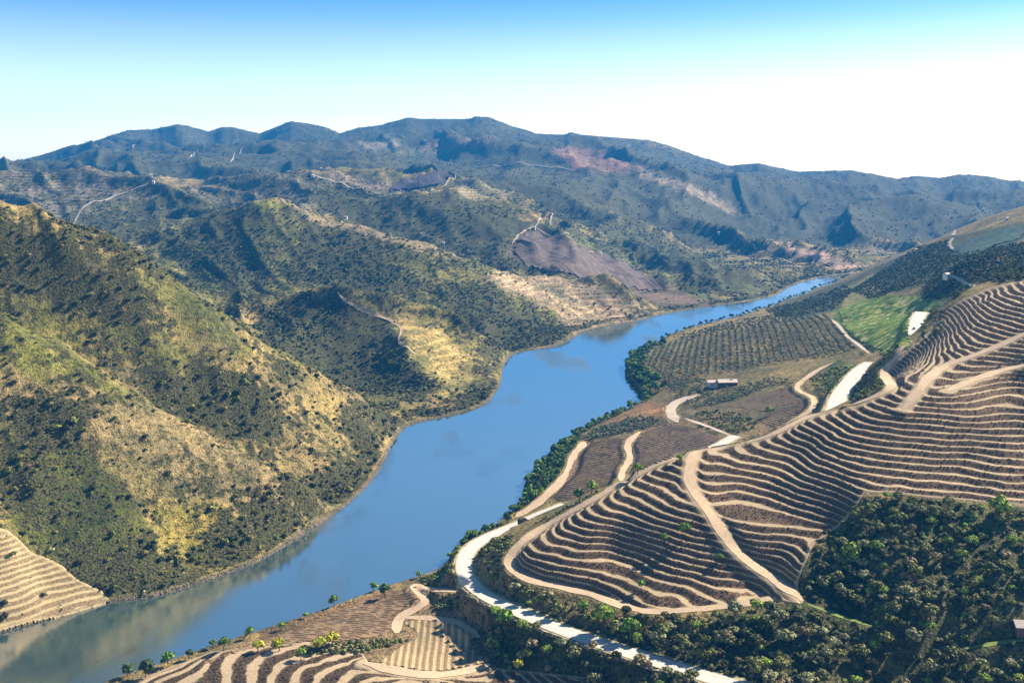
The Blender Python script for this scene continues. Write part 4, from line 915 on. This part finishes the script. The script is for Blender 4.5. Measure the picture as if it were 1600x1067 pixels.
# ------------------------------------------------------------------ olive groves by the river
GROVE = [(1010, 560), (1035, 540), (1075, 528), (1130, 520), (1200, 505), (1280, 494), (1300, 500), (1325, 528), (1345, 545), (1300, 556), (1250, 562), (1195, 572), (1150, 580), (1090, 590), (1045, 600), (1000, 590)]
def groves():
    A = np.array([hit(u, v, 600, 1500)[:2] for u, v in GROVE]); pts = []
    ang = math.radians(12); ca, sa = math.cos(ang), math.sin(ang)
    for i in range(-60, 90):
        for j in range(120, 260):
            a, b = i * 6.2 + RNG.normal(0, .25), j * 5.0 + RNG.normal(0, .4); pts.append((a * ca + b * sa, -a * sa + b * ca))
    P_ = np.array(pts); ok = in_poly(P_[:, 0], P_[:, 1], A); P_ = P_[ok]; ok = offroad(P_[:, 0], P_[:, 1], 1.5) & (lookup(RDIST, P_[:, 0] / P_[:, 1], np.log(P_[:, 1])) < -6) & (RNG.uniform(0, 1, len(P_)) > .06); P_ = P_[ok]
    z = ground_z(P_[:, 0], P_[:, 1]); r = RNG.uniform(.85, 1.35, len(P_)); order = np.argsort(-np.where(seen(P_[:, 0], P_[:, 1], z + 2) > -.5, r / P_[:, 1], -1))
    sc = sizes(r)
    for i in order[:280]: single('olive_tree', random.choice(OLIVES), (*P_[i], z[i]), sc[i], random.uniform(0, 6.28), 'grey green olive tree in the rows ' + ('nearest the farmhouse' if P_[i, 0] / P_[i, 1] < .23 else 'below the narrow pale track' if P_[i, 0] / P_[i, 1] > .30 else 'of the middle of the riverside grove'), 'olive tree', 'olive trees in rows by the river')
    rest = order[280:]
    if len(rest): stuff('olive_grove', 'far rows of grey green olive trees by the river', np.c_[P_, z][rest], sc[rest], OLIVES)
    print('olives', len(P_))
groves()

# ------------------------------------------------------------------ trees along the right bank and between the fields
def bank_trees():
    S = np.array([flat(*s) for s in smoothline(SHORE_R, 30)]); S = S[(S[:, 1] > 360) & (S[:, 1] < 1700)]
    seg = np.r_[0, np.cumsum(np.linalg.norm(np.diff(S, axis=0), axis=1))]; n = 0; pts, sc = [], []
    t = 0
    while t < seg[-1]:
        x, y = np.interp(t, seg, S[:, 0]), np.interp(t, seg, S[:, 1]); u = x / y * FPX + 800; v = HZ + FPX * HC / y
        k = 3.0 if 640 < v < 905 and u > 690 else (2.6 if 540 < v < 640 else 7)
        if v > 905: k = 20
        if v < 540: k = 6
        head = 545 < v < 625 and u < 1015
        for _ in range(3 if head else (2 if 640 < v < 900 else 1)):
            off = RNG.uniform(2.5, 20 if head else 11); xx, yy = x + off * RNG.uniform(.6, 1), y - off * RNG.uniform(0, .5); 
            r = RNG.uniform(.8, 1.7) if head else RNG.uniform(.5, 1.15)
            pts.append((xx, yy)); sc.append(r)
        t += k * RNG.uniform(.6, 1.5)
    pts = np.array(pts); sc = np.array(sc); p, q = pts[:, 0] / pts[:, 1], np.log(pts[:, 1]); ok = (lookup(RDIST, p, q) < -1.5) & offroad(pts[:, 0], pts[:, 1], sc * 1.5); pts, sc = pts[ok], sc[ok]
    k = thin(pts[:, 0], pts[:, 1], sc * 2); pts, sc = pts[k], sc[k]; z = ground_z(pts[:, 0], pts[:, 1])
    order = np.argsort(-sc / pts[:, 1])
    for i in order[:200]:
        u = pts[i, 0] / pts[i, 1] * FPX + 800; d = pts[i, 1]
        lb, gr = (('dark tree in the thick clump on the river headland', 'trees of the river headland') if 780 < d < 1080 and u < 1030 else ('green tree at the water edge ' + ('under the brown fields' if u > 800 and d < 700 else 'by the road bend' if d < 560 else 'between fields and headland' if d < 850 else 'beyond the olive grove'), 'trees along the right bank'))
        tree((*pts[i], z[i]), sc[i], random.choice(RCROWNS), lb, gr, 'riverside_tree', random.uniform(.8, 1.1))
    rest = order[200:]
    if len(rest): stuff('riverside_thicket', 'small trees along the far reach of the right bank', np.c_[pts, z][rest], np.c_[sc, sc, sc][rest], RCROWNS)
    print('bank', len(pts))
bank_trees()

# belts of scrub and small trees: polygon in the photo, count, radius, plant meshes, share of the ground
BELTS = [('hedgerow_scrub', 'dark scrub belt above the two brown fields', [(908, 690), (930, 672), (985, 655), (1020, 652), (1042, 662), (1000, 672), (940, 684)], 260, .8, 1.6, OLIVES, (560, 800)),
    ('farm_scrub', 'grey green bushes round the farmhouse', [(1040, 600), (1090, 592), (1150, 605), (1215, 590), (1240, 600), (1180, 615), (1120, 632), (1090, 640), (1060, 622)], 420, .6, 1.4, OLIVES, (600, 900)),
    ('farm_scrub', 'green bushes between the farm tracks and the field', [(1095, 642), (1130, 640), (1180, 655), (1185, 670), (1140, 680), (1090, 665), (1075, 652)], 220, .6, 1.3, WBUSHES, (560, 800)),
    ('roadside_scrub', 'green bushes above the climbing white road', [(1262, 592), (1310, 572), (1345, 575), (1318, 596), (1300, 618), (1275, 612)], 200, .7, 1.5, WBUSHES, (560, 860)),
    ('roadside_scrub', 'dark green thicket between the white road and the terraces', [(1338, 600), (1365, 572), (1400, 540), (1412, 545), (1380, 565), (1372, 590), (1392, 607), (1345, 626), (1328, 630)], 300, .8, 1.9, WBUSHES, (480, 760)),
    ('roadside_scrub', 'dark green thicket right of the upper white road', [(1440, 500), (1462, 480), (1472, 490), (1472, 520), (1455, 528), (1440, 540)], 120, .8, 1.9, WBUSHES, (560, 900)),
    ('ridge_wood', 'blackish wood on the ridge at the right edge', [(1480, 428), (1500, 412), (1530, 398), (1600, 368), (1640, 350), (1640, 425), (1600, 438), (1560, 442), (1520, 440)], 2600, .8, 2.2, FBUSHES, (620, 980)),
    ('ridge_wood', 'dark trees below the small white building', [(1445, 440), (1470, 430), (1520, 448), (1500, 462), (1450, 470), (1438, 458)], 260, .8, 1.8, FBUSHES, (640, 960)),
    ('slope_scrub', 'scattered scrub on the bluish upstream slope', [(1330, 455), (1430, 388), (1480, 376), (1492, 400), (1560, 384), (1480, 430), (1400, 455), (1366, 470)], 2600, .9, 2.0, FBUSHES, (820, 1600)),
    ('bank_scrub', 'dark scrub on the shaded bank below the groves', [(1195, 485), (1260, 468), (1320, 445), (1335, 455), (1300, 485), (1220, 497)], 1300, .9, 2.0, FBUSHES, (980, 1700)),
    ('bank_scrub', 'green shrubs between the river and the sandy track', [(800, 812), (825, 790), (850, 770), (878, 740), (898, 705), (910, 682), (880, 690), (850, 715), (825, 745), (812, 785)], 420, .7, 1.7, RCROWNS, (480, 760)),
    ('grove_scrub', 'grey scrub at the edge of the olive groves', [(1050, 528), (1150, 500), (1230, 490), (1280, 490), (1180, 510), (1080, 530)], 500, .8, 1.6, FBUSHES, (900, 1400)),
    ('bank_scrub', 'low green bushes between the river and the road bend', [(655, 905), (690, 892), (715, 860), (740, 845), (722, 868), (716, 895), (722, 920), (690, 925), (665, 918)], 130, .7, 1.5, WBUSHES, (400, 520)),
    ('verge_scrub', 'leafy bushes along the upper side of the road bend', [(745, 868), (770, 842), (800, 838), (795, 860), (785, 880), (800, 905), (770, 905)], 110, .8, 1.6, WBUSHES, (380, 520)),
    ('verge_scrub', 'bushes between the road and the vineyard edge track', [(830, 818), (880, 795), (920, 775), (940, 766), (900, 792), (850, 818)], 60, .6, 1.3, WBUSHES, (430, 620)),
    ('field_scrub', 'dark bushes below the river field at the bottom left', [(470, 1012), (530, 1006), (600, 1000), (640, 1000), (600, 1012), (560, 1020), (480, 1024)], 110, .6, 1.4, WBUSHES, (340, 460)),
    ('field_scrub', 'dark bushes beside the striped field under the road', [(690, 930), (715, 925), (725, 950), (700, 955), (675, 948)], 60, .7, 1.3, WBUSHES, (380, 480))]
for nm, lb, poly, n, r0, r1, protos, (d0, d1) in BELTS:
    us = [a for a, _ in poly]; x, y = scatter(n * 40, (min(us) - 800) / FPX, (max(us) - 800) / FPX, d0, d1); z = ground_z(x, y); u, v = uv_of(x / y, y, z)
    k = in_poly(u, v, poly) & (lookup(RDIST, x / y, np.log(y)) < -2); x, y, z = x[k][:n * 2], y[k][:n * 2], z[k][:n * 2]
    r = RNG.uniform(r0, r1, len(x)); k = offroad(x, y, r); x, y, z, r = x[k], y[k], z[k], r[k]; k = thin(x, y, r)[:n]
    f = .5 if protos is RCROWNS else (.75 if protos is OLIVES else 1.0)
    stuff(nm, lb, np.c_[x, y, z][k] - [0, 0, .1], sizes(r[k] * f, (.7, 1.1)), protos)
NAMED_TREES = [(1070, 838, .85, 'L', 'bright green tree alone in the middle of the terraces'), (1037, 846, .5, 'L', 'small green tree left of the lone tree on the terraces'), (1125, 876, .5, 'L', 'small green tree on the terraces left of the diagonal track'),
    (1002, 922, .6, 'L', 'slender green tree low on the terraces near the bottom track'), (1062, 722, .6, 'L', 'small round tree between field and terraces edge track'), (997, 742, .8, 'L', 'rounded light green tree at the foot of the purplish field'),
    (925, 772, .9, 'L', 'bright green tree at the lower corner of the brown field'), (905, 782, .8, 'R', 'dark green tree beside the hidden bend of the road'), (1203, 650, .9, 'L', 'bright green tree on the brown field edge right of the farmhouse'),
    (403, 1018, .85, 'Y', 'yellow flowering tree leftmost at the bottom left'), (436, 1016, .9, 'Y', 'second yellow flowering tree at the bottom left'), (497, 1018, 1.0, 'Y', 'yellow flowering tree beside the dark bushes of the lower terraces'), (520, 1010, 1.0, 'Y', 'rightmost yellow flowering tree at the bottom left'),
    (790, 985, 1.2, 'L', 'bright green tree in the thicket just below the road'), (812, 1046, .7, 'Y', 'yellow green sapling at the bottom under the road'), (1562, 812, 1.3, 'L', 'pale green conical tree at the top of the wood'), (1330, 880, 1.2, 'L', 'bright green tree near the left tip of the upper wood'),
    (228, 1058, .9, 'R', 'green tree at the bottom left shore'), (262, 1042, .9, 'L', 'rounded green tree behind the shore tree at bottom left'), (350, 1016, .7, 'R', 'small green tree on the water edge of the left field'), (440, 985, .55, 'L', 'lone small tree at the water edge of the brown field'),
    (601, 934, .9, 'R', 'dark rounded tree on the shore above the brown field'), (945, 985, 1.4, 'L', 'large light green tree above the road'), (985, 1000, 1.2, 'L', 'light green tree above the road near its shadowed stretch'), (470, 1030, .7, 'L', 'bright green bushy tree between the yellow trees and lower terraces')]
for u, v, s, k, lb in NAMED_TREES:
    w = hit(u, v, 300, 900, height); z = float(ground_z(w[0], w[1])[0]); tree((w[0], w[1], z), s * 1.45, random.choice({'L': LCROWNS, 'Y': YCROWNS, 'R': RCROWNS}[k]), lb)

# ------------------------------------------------------------------ vines along the terrace steps
VINE = leaf_mat('bare_vines', [(0, (.055, .034, .020)), (.6, (.10, .064, .038)), (.9, (.15, .105, .05)), (1, (.12, .13, .04))])
VINES = [leafy('vine', [(-.5, 0, .45, .38), (.05, .05, .5, .42), (.55, -.05, .42, .36)], 7, .4, VINE, s + 90, .6) for s in range(4)]
def vines():
    out = []
    for key, n, p0, p1, d0, d1 in (('vine', 150000, -.02, .54, 360, 720), ('fore', 30000, -.42, .14, 310, 430)):
        x, y = scatter(n, p0, p1, d0, d1); p, q = x / y, np.log(y); zb = height(p, q); z, nn, sd, amp = terr_height(key, p, q, zb)
        f = nn - np.floor(nn); ok = (sd > 1) & (amp > .7) & ((f > .50) & (f < .97)); out.append(np.c_[x, y, z][ok])
    P_ = np.concatenate(out); k = thin(P_[:, 0], P_[:, 1], np.full(len(P_), .85)); P_ = P_[k]
    s = RNG.uniform(.35, .7, len(P_)); stuff('terrace_vines', 'low bare vines along every terrace step', P_ - [0, 0, .1], np.c_[s, s, s * .9], VINES); print('vines', len(P_))
vines()

# ================================================================== buildings, vehicles, roadside stones
def bmesh_obj(name, build, material, parent=None):
    bm = bmesh.new(); build(bm); bmesh.ops.recalc_face_normals(bm, faces=bm.faces); me = bpy.data.meshes.new(name); bm.to_mesh(me); bm.free(); me.materials.append(material)
    o = bpy.data.objects.new(name, me); COL.objects.link(o); o.parent = parent; return o
def box(bm, x0, x1, y0, y1, z0, z1):
    v = [bm.verts.new(c) for c in ((x0, y0, z0), (x1, y0, z0), (x1, y1, z0), (x0, y1, z0), (x0, y0, z1), (x1, y0, z1), (x1, y1, z1), (x0, y1, z1))]
    for f in ((0, 3, 2, 1), (4, 5, 6, 7), (0, 1, 5, 4), (1, 2, 6, 5), (2, 3, 7, 6), (3, 0, 4, 7)): bm.faces.new([v[k] for k in f])
def prism_roof(bm, x0, x1, y0, y1, z, h, t=.18):
    ym = (y0 + y1) / 2
    for a, b in ((y0, ym), (y1, ym)):
        P0 = [(x0, a, z), (x1, a, z), (x1, b, z + h), (x0, b, z + h)]; v = [bm.verts.new(p) for p in P0] + [bm.verts.new((p[0], p[1], p[2] + t)) for p in P0]
        for f in ((0, 1, 2, 3), (4, 5, 6, 7), (0, 1, 5, 4), (1, 2, 6, 5), (2, 3, 7, 6), (3, 0, 4, 7)): bm.faces.new([v[k] for k in f])
WHITEWALL, DARKWALL = soil_mat('whitewash', (.74, .71, .65), .08), soil_mat('dark_shaded_wall', (.16, .13, .11), .3)  # dark wall colour has the farmhouse wall's shade painted in; the shed shares it
TILE = soil_mat('pale_clay_tiles', (.60, .44, .34), .18, scale=1.5); TILEPINK = soil_mat('sunbleached_tiles', (.72, .58, .47), .12, scale=1.5)
GLASS = mat('dark_window_glass', (.02, .025, .03), .1, .5); WOODP = mat('door_paint', (.10, .06, .04), .6)
def house(loc, rz, L, W, H, rh, label, wall=WHITEWALL, roof=TILE, nwin=2, cat='house', name='house', chimney=False):
    t = empty(name, loc, rz, (1, 1, 1), label, cat)
    def walls(bm):
        box(bm, -L / 2, L / 2, -W / 2, W / 2, -1.5, H)
        for s in (-1, 1):
            x = s * (L / 2 - .01); v = [bm.verts.new(c) for c in ((x, -W / 2, H), (x, W / 2, H), (x, 0, H + rh))]; bm.faces.new(v)
    bmesh_obj('wall', walls, wall, t)
    r = bmesh_obj('roof', lambda bm: prism_roof(bm, -L / 2 - .35, L / 2 + .35, -W / 2 - .35, W / 2 + .35, H - .12, rh + .15), roof, t)
    if chimney: bmesh_obj('chimney', lambda bm: box(bm, L * .22, L * .22 + .7, -.9, -.2, H, H + rh + .9), wall, r)
    d = bmesh_obj('door', lambda bm: box(bm, -L * .08 - .5, -L * .08 + .5, -W / 2 - .05, -W / 2 + .03, 0, 2.0), WOODP, t)
    for i in range(nwin):
        x = -L / 2 + (i + .6) * L / (nwin + .2)
        if abs(x + L * .08) < .9: x += 1.6
        w = bmesh_obj('window', lambda bm: box(bm, x - .5, x + .5, -W / 2 - .04, -W / 2 + .03, H * .42, H * .80), GLASS, t)
        bmesh_obj('sill', lambda bm: box(bm, x - .6, x + .6, -W / 2 - .12, -W / 2 - .02, H * .42 - .12, H * .42 - .02), wall, w)
    return t
def at(u, v, d0=300, d1=5000):
    w = hit(u, v, d0, d1, height); return (w[0], w[1], float(ground_z(w[0], w[1])[0]))
x, y, z = at(1136, 603, 650, 1000)
house((x, y, z), math.radians(4), 15, 6.5, 3.4, 1.8, 'long low farmhouse with pale roof and shaded wall among bushes', DARKWALL, TILEPINK, 4, 'farmhouse', 'farmhouse', True)
house((x - 11.5, y + 2, z), math.radians(4), 7.5, 5, 2.8, 1.3, 'small white outbuilding at the left end of the farmhouse', WHITEWALL, TILEPINK, 1)
x, y, z = at(1481, 435, 600, 1100)
house((x, y, z), math.radians(20), 6.5, 5.0, 3.8, 1.0, 'small white house at the corner of the dark ridge wood', WHITEWALL, TILEPINK, 2)
x, y, z = at(1597, 988, 300, 400)
house((x + 1.0, y, z + .6), math.radians(-6), 7.0, 4.5, 1.9, 1.5, 'shed with pale pink roof and dark wall at the right edge', DARKWALL, TILEPINK, 1, 'shed', 'shed')
for u, v, s, lb in ((541, 340, 1.0, 'white hut on the right shoulder of the wooded hill'), (693, 381, 1.0, 'white hut lower down the same crest above the light slope'), (658, 365, .8, 'small pale ruin between the two white huts on the crest'),
                    (835, 357, 1.2, 'white farm building at the top of the purple vineyard'), (236, 276, 1.3, 'white house high on the far left hill crest'), (240, 285, 1.2, 'lower white house under the far left crest'),
                    (489, 276, 1.4, 'white house at the left end of the hilltop track'), (502, 264, 1.0, 'tiny white hut above the hilltop track'), (1489, 370, 1.2, 'tall white building on the ridge above the river bend'),
                    (1573, 343, 1.1, 'white hut high on the upstream hill near the right edge'), (1431, 391, 1.0, 'white post house low on the upstream ridge'), (1123, 365, 1.2, 'white hut on the hazy slope beyond the wooded hill')):
    x, y, z = at(u, v + 2, 850, 4000); k = s * (1 + (y - 1400) / 4000)
    k *= .75; house((x, y, z + .3), random.uniform(-.4, .4), 4.2 * k, 3.6 * k, 4.0 * k, 1.0 * k, lb, WHITEWALL, TILEPINK, 1, 'hut', 'hut')

def wheel(bm, x, y, r, w):
    rings = [[bm.verts.new((x + r * math.cos(a * .5236), yy, r + r * math.sin(a * .5236))) for a in range(12)] for yy in (y - w / 2, y + w / 2)]
    for j in range(12): bm.faces.new([rings[0][j], rings[0][(j + 1) % 12], rings[1][(j + 1) % 12], rings[1][j]])
    bm.faces.new(rings[0]); bm.faces.new(rings[1])
TYRE, CARGREY, TRUCKDARK, BUMPER = mat('tyre_rubber', (.02, .02, .02), .9), mat('silver_paint', (.30, .31, .33), .35, .5), mat('dark_canvas', (.030, .024, .024), .7), mat('bumper_plastic', (.05, .05, .05), .6)
def profile(bm, pts, w):
    a = [bm.verts.new((x, -w / 2, z)) for x, z in pts]; b = [bm.verts.new((x, w / 2, z)) for x, z in pts]; n = len(pts)
    bm.faces.new(a); bm.faces.new(b[::-1])
    for i in range(n): bm.faces.new([a[i], a[(i + 1) % n], b[(i + 1) % n], b[i]])
def car(loc, rz, label):
    t = empty('car', loc, rz, (1, 1, 1), label, 'car')
    bmesh_obj('body', lambda bm: profile(bm, [(-2.1, .35), (2.1, .35), (2.15, .7), (1.9, .92), (.95, 1.0), (.35, 1.45), (-1.1, 1.48), (-1.8, 1.0), (-2.15, .92)], 1.75), CARGREY, t)
    bmesh_obj('windscreen', lambda bm: profile(bm, [(.90, 1.03), (.38, 1.43), (.42, 1.45), (.96, 1.05)], 1.5), GLASS, t)
    bmesh_obj('rear_window', lambda bm: profile(bm, [(-1.15, 1.46), (-1.78, 1.04), (-1.82, 1.06), (-1.19, 1.49)], 1.45), GLASS, t)
    for s in (-1, 1):
        bmesh_obj('side_window', lambda bm: box(bm, -1.0, .45, s * .885 - .01, s * .885 + .01, 1.02, 1.36), GLASS, t)
        for xx in (-1.3, 1.3): bmesh_obj('wheel', lambda bm: wheel(bm, xx, s * .82, .32, .22), TYRE, t)
    return t
def truck(loc, rz, label):
    t = empty('truck', loc, rz, (1, 1, 1), label, 'truck')
    bmesh_obj('cargo_box', lambda bm: box(bm, -2.9, 1.1, -1.15, 1.15, .75, 3.3), TRUCKDARK, t)
    c = bmesh_obj('cab', lambda bm: profile(bm, [(1.2, .55), (2.9, .55), (2.95, 1.3), (2.6, 2.35), (1.2, 2.4)], 2.1), TRUCKDARK, t)
    bmesh_obj('windscreen', lambda bm: profile(bm, [(2.93, 1.38), (2.63, 2.25), (2.67, 2.25), (2.98, 1.38)], 1.8), GLASS, c)
    bmesh_obj('bumper', lambda bm: box(bm, 2.9, 3.1, -1.0, 1.0, .4, .7), BUMPER, t)
    for s in (-1, 1):
        for xx in (-1.9, 2.1): bmesh_obj('wheel', lambda bm: wheel(bm, xx, s * .95, .45, .28), TYRE, t)
    return t
def on_road(k, u):
    C = road_lines[k][2]; uu = C[:, 0] / C[:, 1] * FPX + 800; i = int(np.argmin(np.abs(uu - u))); i = min(max(i, 1), len(C) - 2); d = C[i + 1] - C[i - 1]
    return C[i], math.atan2(d[1], d[0])
c, a = on_road(0, 813); truck((c[0] + 1.6, c[1] - 1.6, c[2] + .24), a, 'dark boxy truck stopped on the white road by the river')
C = road_lines[3][2]; i = len(C) // 2; car((C[i][0] - .8, C[i][1], C[i][2] + .28), math.atan2(*(C[i + 1] - C[i - 1])[1::-1]), 'small grey car on the white road below the ridge')

def guard_stones():
    C = road_lines[0][2]; T = np.gradient(C[:, :2], axis=0); T /= np.linalg.norm(T, axis=1)[:, None]; seg = np.r_[0, np.cumsum(np.linalg.norm(np.diff(C[:, :2], axis=0), axis=1))]
    bm = bmesh.new(); box(bm, -1.0, 1.0, -.25, .25, -.4, .75); bmesh.ops.bevel(bm, geom=bm.edges, offset=.06, segments=1, affect='EDGES'); me = bpy.data.meshes.new('guard_stone'); bm.to_mesh(me); bm.free(); me.materials.append(soil_mat('weathered_stone', (.24, .21, .18), .25))
    s = 6.0
    while s < seg[-1]:
        i = min(np.searchsorted(seg, s), len(C) - 1); t = T[i]; n = np.array([t[1], -t[0]])
        u = C[i, 0] / C[i, 1] * FPX + 800; side = -1 
        P_ = C[i, :2] + n * side * -1 * 0 + (np.array([-t[1], t[0]]) * (5.4 + .7))      # river side of the road
        if 740 < u < 1120 and C[i, 1] < 450:
            z = C[i, 2] + .2
            place = 'where the road leaves the bend' if u < 850 else 'opposite the shadowed bank' if u > 960 else 'along the straight above the thicket'
            single('guard_stone', me, (P_[0], P_[1], z), (1, 1, 1), math.atan2(t[1], t[0]), 'low weathered guard stone on the outer road edge ' + place, 'guard stone', 'guard stones along the outer edge of the white road')
        s += 4.2
guard_stones()
